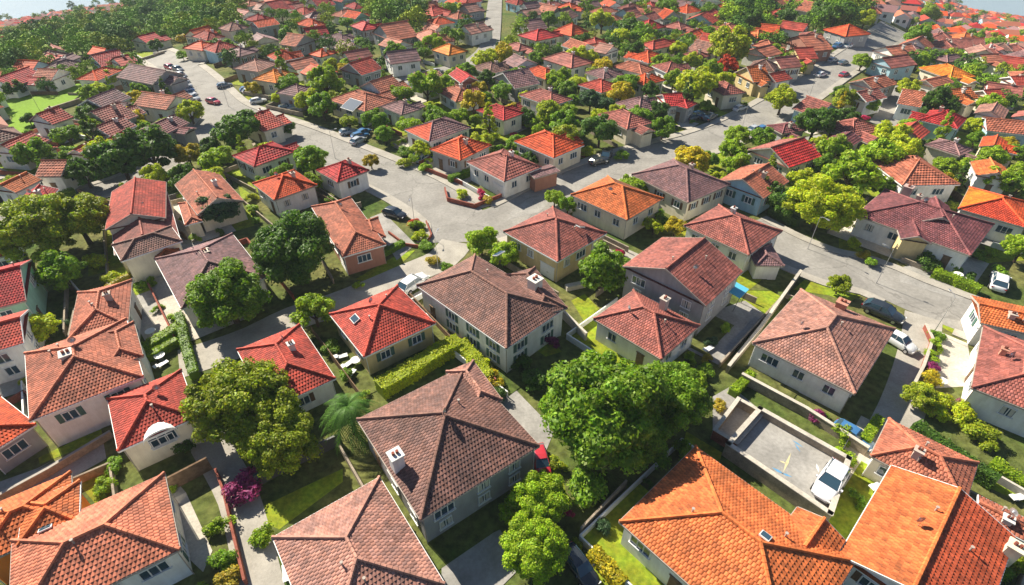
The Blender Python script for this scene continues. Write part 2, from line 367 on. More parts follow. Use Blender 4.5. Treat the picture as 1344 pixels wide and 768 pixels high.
# key, region, eave corners (far-left, far-right, near-right, near-left), roof, slope, roof colour, eave height, wall colour, label
HOUSES = [
('A',0,[(478,548),(612,478),(700,580),(548,697)],'hip',.42,'brown',4.6,'grey','large brown tiled two-storey house beside the bushy palm, with a white box chimney'),
('B',0,[(359,704),(497,628),(585,765),(425,880)],'hip',.40,'pinkbrown',3.4,'cream','pinkish brown roofed house at the bottom edge, left of the magenta-flowered tree'),
('C',0,[(5,706),(213,631),(241,721),(25,825)],'hip',.42,'terra',4.2,'white','broad terracotta roofed house filling the bottom left corner of the photo'),
('D',0,[(-40,672),(92,624),(99,688),(-25,738)],'hip',.40,'orange',3.8,'apricot','orange tiled house with an orange gable wall at the lower left edge'),
('E',0,[(145,524),(240,484),(256,546),(152,597)],'hip',.42,'red',3.8,'cream','red roofed house with a white arched eyebrow window facing the shaded yard'),
('F',0,[(35,467),(168,415),(185,497),(37,553)],'hip',.40,'terra',4.6,'white','large terracotta roofed house with a white square chimney near the left edge'),
('G',0,[(108,385),(166,368),(176,428),(84,445)],'hip',.40,'terra',4.2,'white','terracotta roofed house wedged directly behind the white-chimney house at left'),
('H',0,[(-36,424),(33,411),(34,452),(-30,466)],'gx',.38,'red',4.6,'white','red roofed white house at the left edge beside the round yellow-green bush'),
('I',0,[(-22,352),(37,347),(37,393),(-20,410)],'gx',.40,'crimson',5,'mint','crimson roofed house with a mint green gable wall at the left edge'),
('J',0,[(-30,303),(14,298),(12,332),(-30,342)],'gx',.36,'orange',4,'white','orange roofed house cut by the left edge, below the wide olive tree'),
('K',0,[(-60,560),(4,512),(36,562),(-24,605)],'hip',.36,'orangered',3.2,'grey','low orange-red roofed house at the left edge under the white-chimney house'),
('L',0,[(141,250),(209,246),(235,312),(156,342)],'gy',.45,'redbrown',4.2,'cream','long red-brown house stepping downhill right of the wide olive tree'),
('M',0,[(195,338),(306,312),(351,362),(246,405)],'hip',.38,'mauve',3.4,'white','mauve-brown hipped house half hidden by the round tree on its front corner'),
('N',0,[(230,232),(288,216),(315,254),(249,284)],'gy',.48,'terra',4.6,'cream','cream gabled house with a dark shrub against its front wall'),
('O',0,[(308,198),(352,178),(394,192),(322,217)],'hip',.40,'crimson',4.5,'white','white house with bright crimson roof standing above the street corner'),
('P',0,[(333,238),(386,216),(418,240),(353,264)],'hip',.45,'orangered',4,'white','orange-red pyramid roofed white house below the crimson roofed one'),
('Q',0,[(425,222),(455,200),(481,222),(436,241)],'hip',.45,'crimson',4,'white','crimson roofed white house by the small yellow street tree'),
('R',0,[(410,266),(455,266),(513,315),(447,343)],'hip',.42,'terra',3.4,'brick','terracotta roofed brick-walled corner house inside the bend of the street'),
('S',0,[(438,412),(522,374),(568,423),(475,474)],'hip',.46,'red',3.4,'yellow','red tiled hipped house with pale yellow walls above the clipped hedge'),
('T',0,[(312,462),(392,424),(442,500),(350,535)],'hip',.42,'red',3,'white','red tiled hipped house behind the large olive-green tree'),
('U',0,[(561,375),(616,332),(744,405),(655,463)],'hip',.45,'brown',4.4,'white','brown cross-hipped house with pale blue-white walls in the centre of the photo'),
('V',0,[(665,304),(722,272),(799,306),(728,345)],'hip',.44,'redbrown',3.8,'yellow','red-brown hipped yellow house with a skylight on its right slope'),
('W',0,[(751,256),(795,232),(874,261),(820,289)],'hip',.44,'orange',3.8,'cream','cream house with a half orange, half brown hipped roof near the intersection'),
('X',0,[(823,349),(866,311),(974,356),(925,405)],'gx',.42,'redbrown',5.2,'grey','tall grey gabled house with two narrow windows in its gable wall'),
('Y',0,[(778,421),(832,379),(917,430),(869,470)],'hip',.46,'redbrown',3.4,'white','small red-brown pyramid roofed house behind the big central tree'),
('Z',0,[(902,298),(943,266),(1020,305),(985,337)],'hip',.42,'redbrown',3.8,'white','white house with pink-brown hipped roof and small porch left of the side street'),
('AA',0,[(835,226),(882,211),(955,238),(902,273)],'hip',.42,'mauve',3.8,'cream','mauve roofed house behind the half orange roof'),
('AB',0,[(941,233),(978,206),(1032,233),(1012,259)],'gx',.45,'terra',4.4,'skyblue','pink roofed house with pale blue gable and wide glazed doors'),
('AC',0,[(982,196),(1026,180),(1070,204),(1042,228)],'gx',.45,'redbrown',3.4,'cream','house with a steep crimson front roof slope behind the pale blue gable'),
('AD',0,[(1120,284),(1155,238),(1302,298),(1291,343)],'hip',.38,'wine',3.6,'white','long wine-brown bungalow with an arched ochre porch facing the side street'),
('AE',0,[(1155,207),(1208,197),(1242,234),(1178,252)],'hip',.42,'terra',3.8,'white','terracotta topped house directly behind the long wine-brown bungalow'),
('AF',0,[(1256,268),(1268,243),(1372,262),(1352,302)],'hip',.36,'orangered',4,'white','vivid orange and red roofed house with a row of tall windows at right edge'),
('AG',0,[(1280,394),(1360,402),(1362,440),(1284,424)],'gx',.25,'orange',3.6,'white','low orange roofed annex at the right edge below the parked white car'),
('AH',0,[(1293,437),(1395,458),(1385,558),(1272,503)],'hip',.40,'redbrown',3.6,'white','red-brown roofed white house at the right edge beside the pale patio'),
('AI',0,[(1050,381),(1171,430),(1124,523),(990,448)],'hip',.40,'pinkbrown',3.6,'white','pink-brown hipped white house with a black car parked at its back wall'),
('AJ',0,[(1166,545),(1281,612),(1268,662),(1143,602)],'hip',.40,'terra',3.2,'cream','pink and brown hipped roof just above the broad orange roof at bottom right'),
('AK',0,[(1166,610),(1338,708),(1275,850),(1104,731)],'gy',.36,'orange',3.6,'white','broad orange gabled house in the bottom right corner'),
('AL',0,[(820,684),(907,586),(1128,736),(1026,886)],'hip',.38,'orange',3.6,'white','largest bright orange tiled house beside the walled parking terrace'),
('AN',0,[(1285,652),(1380,696),(1372,724),(1277,676)],'gx',.3,'terra',2.8,'cream','low terracotta roofed outbuilding at the lower right edge'),
# middle distance
('a',2,[(0,380),(90,332),(215,385),(110,445)],'hip',.4,'terra',3.6,'cream','terracotta house with a dark solar panel beside the street'),
('b',2,[(190,402),(240,372),(338,412),(240,440)],'hip',.4,'mauve',4,'white','mauve hipped house with a plain white end wall by the street'),
('c',2,[(255,500),(420,440),(545,490),(350,545)],'hip',.4,'mauve',3.6,'white','long dark mauve roof with one red corner above the street'),
('d',2,[(372,578),(468,500),(622,560),(462,612)],'hip',.46,'orangered',3.8,'grey','orange and dark hipped house next to the long mauve roof'),
('e',2,[(510,620),(640,545),(800,640),(640,695)],'hip',.42,'redbrown',4,'white','red-brown hipped corner house with a dark flat carport beside the street'),
('f',2,[(680,540),(790,488),(985,555),(828,605)],'hip',.46,'orangered',3.8,'cream','bright orange-red hipped house with a planted front yard'),
('g',2,[(535,420),(610,392),(745,430),(640,462)],'hip',.4,'crimson',3.8,'white','white house with vivid scarlet roof on a pale forecourt'),
('h',2,[(695,362),(785,330),(922,380),(830,408)],'hip',.42,'redbrown',3.8,'cream',''),
('i',2,[(605,296),(705,258),(770,320),(690,335)],'gx',.45,'mauve',4,'grey',''),
('j',2,[(450,278),(505,262),(535,300),(472,320)],'gy',.5,'crimson',4,'brick',''),
('k',2,[(800,222),(870,190),(1000,238),(900,258)],'hip',.45,'redbrown',4,'white',''),
('l',2,[(920,325),(1008,296),(1112,332),(1022,352)],'hip',.42,'red',3.8,'white',''),
('m',2,[(1020,440),(1108,400),(1205,470),(1120,502)],'hip',.45,'redbrown',3.8,'cream',''),
('n',2,[(1125,300),(1200,272),(1270,302),(1180,325)],'hip',.5,'orangered',4,'white',''),
('o',2,[(1240,362),(1300,355),(1350,400),(1262,410)],'gx',.4,'crimson',3.8,'white',''),
('p',2,[(990,190),(1040,165),(1085,182),(1040,205)],'gy',.4,'pinkbrown',4,'white',''),
('q',2,[(645,172),(700,155),(765,182),(700,192)],'hip',.4,'redbrown',4,'white',''),
('r',2,[(712,132),(800,104),(850,132),(770,158)],'hip',.4,'crimson',4,'cream',''),
('s',2,[(390,184),(440,165),(492,188),(430,216)],'hip',.5,'tangerine',4,'cream',''),
('t',2,[(185,200),(300,188),(332,215),(200,240)],'gx',.5,'mauve',4.5,'white',''),
('u',2,[(42,272),(90,228),(175,272),(90,292)],'gx',.5,'red',3.5,'grey',''),
('v',2,[(130,115),(250,95),(310,135),(220,160)],'gx',.5,'terra',4,'grey',''),
('w',2,[(312,128),(400,112),(436,152),(330,168)],'hip',.5,'terra',4,'cream',''),
('x',2,[(342,50),(375,20),(412,42),(380,62)],'hip',.5,'red',4,'cream',''),
('y',2,[(465,112),(540,90),(600,112),(520,128)],'gx',.5,'pinkbrown',4,'white',''),
('z',2,[(865,118),(900,90),(955,122),(900,138)],'hip',.6,'orangered',4,'cream',''),
('ba',2,[(1165,172),(1260,140),(1305,166),(1220,188)],'hip',.45,'red',4,'cream',''),
('bb',2,[(1222,248),(1300,230),(1350,262),(1270,278)],'hip',.45,'redbrown',4,'white',''),
('bc',2,[(60,92),(130,80),(170,100),(100,118)],'hip',.45,'crimson',4,'grey',''),
('bd',2,[(1150,95),(1200,75),(1260,98),(1200,115)],'hip',.5,'crimson',4,'cream',''),
('ca',1,[(-10,320),(60,268),(132,292),(40,342)],'gx',.45,'crimson',4,'white',''),
('cb',1,[(145,292),(190,256),(247,272),(190,305)],'gy',.5,'terra',4.5,'white',''),
('cc',1,[(328,302),(390,250),(452,272),(370,312)],'hip',.45,'orangered',4,'white',''),
('cd',1,[(215,242),(250,206),(287,220),(240,248)],'gx',.45,'mauve',4,'grey',''),
('ce',1,[(515,290),(570,235),(665,295),(580,335)],'gy',.45,'mauve',4,'grey',''),
('cf',1,[(545,402),(610,345),(715,388),(640,425)],'gy',.5,'terra',4,'white',''),
('cg',1,[(338,400),(400,345),(470,380),(400,420)],'gx',.45,'mauve',4,'grey',''),
('ch',1,[(345,450),(420,400),(500,450),(420,490)],'gx',.45,'redbrown',4,'grey',''),
('ci',1,[(355,500),(430,455),(525,480),(410,530)],'gx',.45,'redbrown',4,'white',''),
('cj',1,[(395,558),(440,500),(532,522),(440,572)],'gx',.45,'crimson',4,'white',''),
('ck',1,[(540,500),(620,445),(738,472),(640,512)],'gx',.35,'wine',4,'grey',''),
('cl',1,[(10,575),(60,512),(165,545),(62,600)],'gx',.45,'red',4,'white',''),
('cm',1,[(140,455),(190,420),(262,450),(190,485)],'gx',.5,'red',4,'white',''),
('cn',1,[(148,665),(205,598),(302,612),(225,675)],'gy',.5,'terra',4.4,'white',''),
('co',1,[(310,592),(340,545),(372,570),(322,612)],'gx',.45,'red',3.5,'white',''),
('cp',1,[(-10,722),(60,665),(152,690),(40,748)],'gx',.45,'orange',4,'white',''),
('cq',1,[(0,800),(120,735),(215,715),(190,790)],'gx',.45,'crimson',4,'grey',''),
('cr',1,[(1005,302),(1060,256),(1142,286),(1062,322)],'hip',.45,'tangerine',4,'cream',''),
('cs',1,[(1095,352),(1140,312),(1217,342),(1152,378)],'hip',.45,'mauve',4,'grey',''),
('ct',1,[(905,262),(990,218),(1080,242),(1000,275)],'hip',.4,'pinkbrown',4,'grey',''),
('cu',1,[(1208,207),(1260,180),(1292,202),(1240,218)],'hip',.45,'orangered',4,'white',''),
('cv',1,[(525,152),(570,130),(627,150),(560,168)],'gx',.4,'crimson',4,'white',''),
('cw',1,[(735,182),(770,150),(832,176),(780,194)],'hip',.45,'orangered',4,'cream',''),
('cx',1,[(940,450),(985,425),(1090,480),(1020,515)],'gx',.4,'red',4,'cream',''),
('cy',1,[(870,200),(930,175),(985,195),(925,220)],'hip',.4,'mauve',4,'grey',''),
('cz',1,[(430,235),(480,225),(520,245),(470,262)],'gx',.4,'red',3.5,'white',''),
('da',3,[(600,112),(660,95),(712,122),(650,146)],'hip',.45,'orangered',4,'grey',''),
('db',3,[(425,150),(480,132),(582,185),(520,204)],'gx',.4,'terra',4,'brick',''),
('dc',3,[(430,192),(490,186),(527,216),(470,232)],'gx',.45,'red',4,'yellow',''),
('dd',3,[(255,277),(290,260),(332,302),(290,322)],'gx',.6,'orange',4,'yellow',''),
('de',3,[(332,292),(375,272),(425,300),(385,318)],'gx',.5,'red',4,'white',''),
('df',3,[(358,234),(420,215),(462,250),(400,266)],'gx',.5,'redbrown',4,'cream',''),
('dg',3,[(130,325),(190,306),(242,350),(170,372)],'hip',.5,'redbrown',4,'cream',''),
('dh',3,[(772,192),(850,168),(912,200),(850,222)],'gx',.45,'terra',4,'white',''),
('di',3,[(760,234),(840,206),(897,242),(840,266)],'gx',.45,'redbrown',4,'skyblue',''),
('dj',3,[(670,315),(745,285),(832,320),(770,350)],'gx',.45,'terra',4,'grey',''),
('dk',3,[(655,360),(725,335),(800,370),(740,395)],'gx',.45,'redbrown',4,'white',''),
('dl',3,[(970,262),(1030,240),(1118,288),(1060,310)],'hip',.45,'tangerine',4,'cream',''),
('dm',3,[(928,312),(1000,285),(1062,312),(1000,335)],'gx',.4,'terra',4,'white',''),
('dn',3,[(1035,355),(1080,330),(1115,365),(1085,395)],'gx',.45,'orange',4,'cream',''),
('do',3,[(848,405),(890,345),(950,350),(930,420)],'gy',.4,'terra',4,'white',''),
('dp',3,[(1062,142),(1110,125),(1152,152),(1100,170)],'hip',.45,'orange',4,'grey',''),
('dq',3,[(825,505),(845,462),(970,505),(955,545)],'gx',.45,'red',4,'white',''),
('dr',3,[(970,555),(1005,520),(1140,575),(1110,605)],'hip',.4,'mauve',4,'cream',''),
('ds',3,[(1165,560),(1182,520),(1292,540),(1272,585)],'gx',.4,'orangered',4,'cream',''),
('dt',3,[(1140,675),(1152,622),(1282,632),(1300,690)],'gx',.4,'orange',4,'white',''),
('du',3,[(1172,352),(1205,338),(1262,368),(1210,385)],'gx',.45,'red',4,'cream',''),
('dv',3,[(1143,432),(1170,395),(1300,420),(1270,455)],'gx',.4,'pinkbrown',4,'white',''),
('dw',3,[(560,545),(625,495),(705,535),(680,575)],'gx',.4,'wine',4,'cream','gabled wine-roofed house half behind the big rounded street tree'),
('dx',3,[(590,475),(690,440),(762,490),(690,540)],'hip',.4,'redbrown',4,'grey',''),
('dy',3,[(368,492),(440,465),(472,500),(400,532)],'hip',.3,'wine',3,'grey',''),
('dz',3,[(1000,222),(1060,200),(1110,222),(1050,242)],'hip',.4,'mauve',4,'grey',''),
('ea',3,[(365,50),(400,32),(437,48),(400,66)],'hip',.5,'red',4,'grey',''),
('eb',3,[(30,205),(70,190),(120,210),(75,226)],'hip',.45,'redbrown',4,'white',''),
('ec',3,[(270,128),(310,112),(352,132),(310,148)],'hip',.45,'orange',4,'grey',''),
('ed',3,[(182,122),(215,110),(250,126),(215,140)],'hip',.5,'red',4,'cream',''),
('ee',3,[(1280,300),(1320,290),(1360,320),(1310,330)],'gx',.4,'red',4,'white',''),
('ef',3,[(1150,215),(1200,205),(1250,230),(1200,245)],'gx',.4,'terra',4,'white',''),
('eg',3,[(-5,400),(10,372),(60,395),(40,420)],'hip',.45,'crimson',4,'grey',''),
]
# ------------------------------------------------------------------ houses
ROOFC = dict(brown=(.24,.125,.10), pinkbrown=(.40,.20,.155), salmon=(.60,.20,.115), terra=(.48,.16,.095), orange=(.62,.165,.05), tangerine=(.78,.24,.03), orangered=(.66,.10,.03),
    red=(.48,.075,.05), crimson=(.46,.035,.035), redbrown=(.36,.12,.095), mauve=(.25,.135,.135), wine=(.22,.075,.08))
WALLC = dict(white=(.86,.85,.81), cream=(.80,.73,.58), grey=(.36,.36,.37), yellow=(.66,.52,.27), brick=(.40,.20,.15), apricot=(.85,.24,.04), mint=(.42,.68,.52), skyblue=(.40,.60,.70))
def slope(mb, X, O, U, V, L, S, kL, kR, tp, z0, lod, rs, mulc=(1,1,1)):
    tw, th, seg = {0:(.31,.37,4), 1:(.52,.56,2), 2:(1.5,1.0,1)}[lod]
    rise = {0:.048, 1:.09, 2:.06}[lod]; bar = {0:.05, 1:.075, 2:0}[lod]
    c = 1/math.sqrt(1+tp*tp); n = max(1, round(S/c/th)); ds = S/n
    if seg == 4: prof = np.array([0,.75,1,.75])
    elif seg == 2: prof = np.array([0,1.0])
    else: prof = np.array([0.0])
    for j in range(n):
        s0, s1 = j*ds, (j+1)*ds+.02
        a0, b0, a1, b1 = kL*s0, L-kR*s0, kL*min(s1,S), L-kR*min(s1,S)
        k0 = math.floor(a0/tw)-1; k1 = math.ceil(b0/tw)+1
        ks = np.arange(k0*seg, k1*seg+1); us = (ks/seg+(j%2)*.5)*tw
        h = prof[np.mod(ks, seg)]*bar
        ub = np.clip(us, a0, b0); ut = np.clip(us, a1, b1)
        keep = (ub[1:]-ub[:-1] > 1e-4)
        m = len(us)
        def pt(u, s, z):
            x = O[0]+U[0]*u+V[0]*s; y = O[1]+U[1]*u+V[1]*s
            return X(x, y, z0+s*tp+z)
        P0 = pt(ub, s0, -.03); P1 = pt(ub, s0, rise+h); P2 = pt(ut, min(s1,S), .01+h*.8)
        ids = np.arange(m-1)[keep]
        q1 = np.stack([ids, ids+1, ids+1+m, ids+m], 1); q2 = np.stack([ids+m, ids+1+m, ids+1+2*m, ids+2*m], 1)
        t = np.floor_divide(ks[:-1][keep], seg); 
        ti = t-t.min() if len(t) else t
        br = rs.uniform(.68, 1.2, (ti.max()+1 if len(ti) else 1)); warm = rs.uniform(-.05, .05, len(br))
        cc = np.stack([br[ti]*(1+warm[ti]), br[ti], br[ti]*(1-warm[ti])], 1)*np.asarray(mulc)
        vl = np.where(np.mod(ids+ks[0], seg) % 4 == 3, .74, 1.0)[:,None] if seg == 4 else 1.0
        mb.add(np.concatenate([P0, P1, P2]), np.concatenate([q1, q2]), 0, np.concatenate([cc*.5, cc*vl]))  # risers and tile valleys darkened in the colour to strengthen their shade
def block(root, L1, L2, kind, tp, h, roofc, wallc, lod, rs, bx=0, by=0, br=0, oh=.38, mulc=None, wins=None, fasc=None, low=-1.2):
    cs, sn = math.cos(br), math.sin(br)
    def X(x, y, z):
        x, y, z = np.broadcast_arrays(np.asarray(x, float), np.asarray(y, float), np.asarray(z, float))
        return np.stack([bx+x*cs-y*sn, by+x*sn+y*cs, z], -1)
    hx, hy = L1/2, L2/2; mulc = mulc or {}
    sides = {'front':((-hx,-hy),(1,0),(0,1),L1), 'right':((hx,-hy),(0,1),(-1,0),L2), 'back':((hx,hy),(-1,0),(0,-1),L1), 'left':((-hx,hy),(0,-1),(1,0),L2)}
    mb = MB(); sh = min(hx, hy); caps = []
    if kind == 'hip':
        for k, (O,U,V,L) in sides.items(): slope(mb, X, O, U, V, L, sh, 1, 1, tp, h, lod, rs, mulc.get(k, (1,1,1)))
        if hx >= hy: ra, rb = (-hx+hy, 0), (hx-hy, 0)
        else: ra, rb = (0, -hy+hx), (0, hy-hx)
        rz = h+sh*tp
        near = lambda p: ra if np.hypot(p[0]-ra[0], p[1]-ra[1]) <= np.hypot(p[0]-rb[0], p[1]-rb[1])+1e-6 else rb
        caps = [((sx*hx, sy*hy, h), (*near((sx*hx, sy*hy)), rz)) for sx in (-1,1) for sy in (-1,1)]
        if np.hypot(ra[0]-rb[0], ra[1]-rb[1]) > .3: caps.append(((*ra, rz), (*rb, rz)))
        und = [X(-hx,-hy,h-.05), X(hx,-hy,h-.05), X(hx,hy,h-.05), X(-hx,hy,h-.05)]; t1 = X(*ra, rz-.05); t2 = X(*rb, rz-.05)
        V_ = und+[t1, t2]
        if hx >= hy: Fc = [(0,1,5,4),(2,3,4,5)]; F3 = [(1,2,5),(3,0,4)]
        else: Fc = [(1,2,5,4),(3,0,4,5)]; F3 = [(0,1,4),(2,3,5)]
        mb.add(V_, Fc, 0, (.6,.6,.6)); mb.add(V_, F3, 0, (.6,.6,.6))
    else:
        kk = ('front','back') if kind == 'gx' else ('right','left'); S = hy if kind == 'gx' else hx; rz = h+S*tp
        for k in kk:
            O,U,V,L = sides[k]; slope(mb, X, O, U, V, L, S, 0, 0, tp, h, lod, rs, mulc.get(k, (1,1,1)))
        e = [(-hx,0),(hx,0)] if kind == 'gx' else [(0,-hy),(0,hy)]
        caps = [((*e[0], rz), (*e[1], rz))]
        if kind == 'gx': A = [X(-hx,-hy,h-.06),X(hx,-hy,h-.06),X(hx,0,rz-.06),X(-hx,0,rz-.06),X(hx,hy,h-.06),X(-hx,hy,h-.06)]
        else: A = [X(hx,-hy,h-.06),X(hx,hy,h-.06),X(0,hy,rz-.06),X(0,-hy,rz-.06),X(-hx,hy,h-.06),X(-hx,-hy,h-.06)]
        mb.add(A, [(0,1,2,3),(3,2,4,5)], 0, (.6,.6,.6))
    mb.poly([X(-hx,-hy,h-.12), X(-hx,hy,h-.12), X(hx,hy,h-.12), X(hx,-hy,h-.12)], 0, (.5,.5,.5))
    rc = {0:.15,1:.16,2:.16}[lod]
    for a, b in caps:
        A, B = X(*a), X(*b); n = max(1, int(np.linalg.norm(B-A)/.45)) if lod == 0 else 1
        for i in range(n):
            p = A+(B-A)*i/n; q = A+(B-A)*(i+1.06)/n; g = 1.15*rs.uniform(.9,1.15)
            mb.tube([p+(0,0,.10), q+(0,0,.10)], [rc*1.12, rc*.92] if lod == 0 else rc, 6 if lod == 0 else 4, 0, (g,g,g*.95), caps=(lod == 0))
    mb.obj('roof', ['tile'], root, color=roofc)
    # walls
    wx, wy = hx-oh, hy-oh; zt = h-.10; wb = MB()
    c = [(-wx,-wy),(wx,-wy),(wx,wy),(-wx,wy)]
    for i in range(4):
        a, b = c[i], c[(i+1)%4]
        pts = [X(*a, low), X(*b, low), X(*b, zt), X(*a, zt)]
        if (kind == 'gx' and i in (1,3)) or (kind == 'gy' and i in (0,2)):
            m_ = ((a[0]+b[0])/2, (a[1]+b[1])/2); pts = [pts[0], pts[1], X(*b, zt+oh*tp), X(*m_, rz-.10), X(*a, zt+oh*tp)]
        wb.poly(pts)
    wb.obj('wall', ['stucco'], root, color=wallc)
    if lod < 2:
        fb = MB(); fw = .06
        def rail(a, b, za, zb, t=.16):
            A, B = X(*a, za), X(*b, zb); d = B-A; d2 = np.array([d[1], -d[0], 0]); d2 = d2/np.linalg.norm(d2)*fw
            V_ = [A, B, B+d2, A+d2]; V_ = [v-(0,0,t) for v in V_]+[v+(0,0,.02) for v in V_]
            fb.add(V_, [(0,1,2,3),(7,6,5,4),(0,4,5,1),(1,5,6,2),(2,6,7,3),(3,7,4,0)])
        full = [(-hx,-hy),(hx,-hy),(hx,hy),(-hx,hy)]
        for i in range(4):
            a, b = full[i], full[(i+1)%4]
            if (kind == 'gx' and i in (1,3)) or (kind == 'gy' and i in (0,2)):
                m_ = ((a[0]+b[0])/2, (a[1]+b[1])/2); rail(a, m_, h+.05, rz+.05, .2); rail(m_, b, rz+.05, h+.05, .2)
            else: rail(a, b, h, h)
        fb.obj('gutter', [fasc or ('white' if rs.random() < .25 else 'trim')], root)
    return X, hx, hy, rz
WCACHE = {}
def win_meshes(w_, h_, n, frame='white'):
    k = (w_, h_, n)
    if k not in WCACHE:
        f = MB(); t = .09
        f.box((0,-.04,h_/2), (w_+t, .12, t)); f.box((0,-.07,-h_/2), (w_+.25, .2, t))
        for i in range(n+1): f.box((-w_/2+w_*i/n, -.04, 0), (t*.8, .11, h_-t*.9))
        p = MB(); p.add([(-w_/2,-.02,-h_/2),(w_/2,-.02,-h_/2),(w_/2,-.02,h_/2),(-w_/2,-.02,h_/2)], [(0,1,2,3)])
        WCACHE[k] = (f.mesh('window', [frame]), p.mesh('pane', ['glass']))
    return WCACHE[k]
def put_window(root, X, side, u, z, hx, hy, br, w_=1.3, h_=1.15, n=2, name='window', oh=.38):
    wx, wy = hx-oh, hy-oh
    x, y, r = {'front':(u,-wy,0), 'back':(-u,wy,math.pi), 'right':(wx,u,math.pi/2), 'left':(-wx,-u,-math.pi/2)}[side]
    P_ = X(x, y, z); f, p = win_meshes(w_, h_, n)
    o = place(f, name, root, tuple(P_), r+br); place(p, 'pane', o)
    hs = (int(abs(root.location[0])*7+abs(root.location[1])*3))%5
    if hs < 2 and n == 2:
        if 'sh' not in WCACHE:
            m = MB()
            for k in range(7): m.box((0,-.05,-.5+k*.165), (.42,.05,.12))
            m.box((0,-.03,0), (.46,.04,1.2)); WCACHE['sh'] = m.mesh('shutter', ['plain'])
        for s in (-1,1): place(WCACHE['sh'], 'shutter', o, (s*(w_/2+.3),0,0), 0, [(.16,.09,.05),(.08,.16,.13)][hs])
    elif hs == 3 and n == 2:
        if 'cu' not in WCACHE:
            m = MB(); m.add([(-.5,-.024,-.5),(-.12,-.024,-.5),(-.2,-.024,.5),(-.5,-.024,.5)], [(0,1,2,3)]); m.add([(.2,-.024,-.5),(.5,-.024,-.5),(.5,-.024,.5),(.15,-.024,.5)], [(0,1,2,3)]); WCACHE['cu'] = m.mesh('curtain', ['plain'])
        place(WCACHE['cu'], 'curtain', o, (0,0,0), 0, (.55,.52,.45))
    return o
def visible_sides(cx, cy, ang):
    out = []
    for k, a in (('front',-90),('right',0),('back',90),('left',180)):
        t = ang+R(a); d = np.array([0-cx, 0-cy]); d = d/np.linalg.norm(d)
        if math.cos(t)*d[0]+math.sin(t)*d[1] > .05: out.append(k)
    return out
DOOR = None
def put_door(root, X, side, u, hx, hy, br, garage=False):
    oh = .38; wx, wy = hx-oh, hy-oh
    x, y, r = {'front':(u,-wy,0), 'back':(-u,wy,math.pi), 'right':(wx,u,math.pi/2), 'left':(-wx,-u,-math.pi/2)}[side]
    key = 'g' if garage else 'd'
    if key not in WCACHE:
        m = MB(); w_ = 2.6 if garage else .95; hh = 2.1
        m.box((0,-.03,hh/2), (w_,.06,hh)); m.box((0,-.05,hh+.05), (w_+.2,.12,.1))
        if garage:
            for i in range(4): m.box((0,-.07,.3+i*.5), (w_-.15,.03,.36))
        else:
            m.box((0,-.07,.6), (.6,.03,.7)); m.box((0,-.07,1.5), (.6,.03,.8))
        hd = MB(); hd.tube([(.3 if not garage else 0,-.12,1.0),(.42 if not garage else .3,-.12,1.0)], .025, 6)
        WCACHE[key] = (m.mesh('garage_door' if garage else 'door', ['white' if garage else 'wood']), hd.mesh('handle', ['darkmetal']))
    a, b = WCACHE[key]; o = place(a, 'garage_door' if garage else 'door', root, tuple(X(x, y, 0)), r+br); place(b, 'handle', o)
def chimney(root, x, y, z, s=.8, hgt=1.3, col=(.62,.6,.56), capc='white'):
    m = MB(); m.box((0,0,hgt/2-.6), (s,s,hgt+1.2)); m.box((0,0,hgt+.06), (s+.22,s+.22,.14))
    o = m.obj('chimney', ['stucco'], root, (x,y,z), color=col)
    c = MB(); 
    for d in (-.18,.18): c.tube([(d*s,0,hgt+.1),(d*s,0,hgt+.42)], .11*s+.03, 8)
    c.obj('flue', ['brick'], o)
HR = []   # (cx,cy,ang,l1,l2)
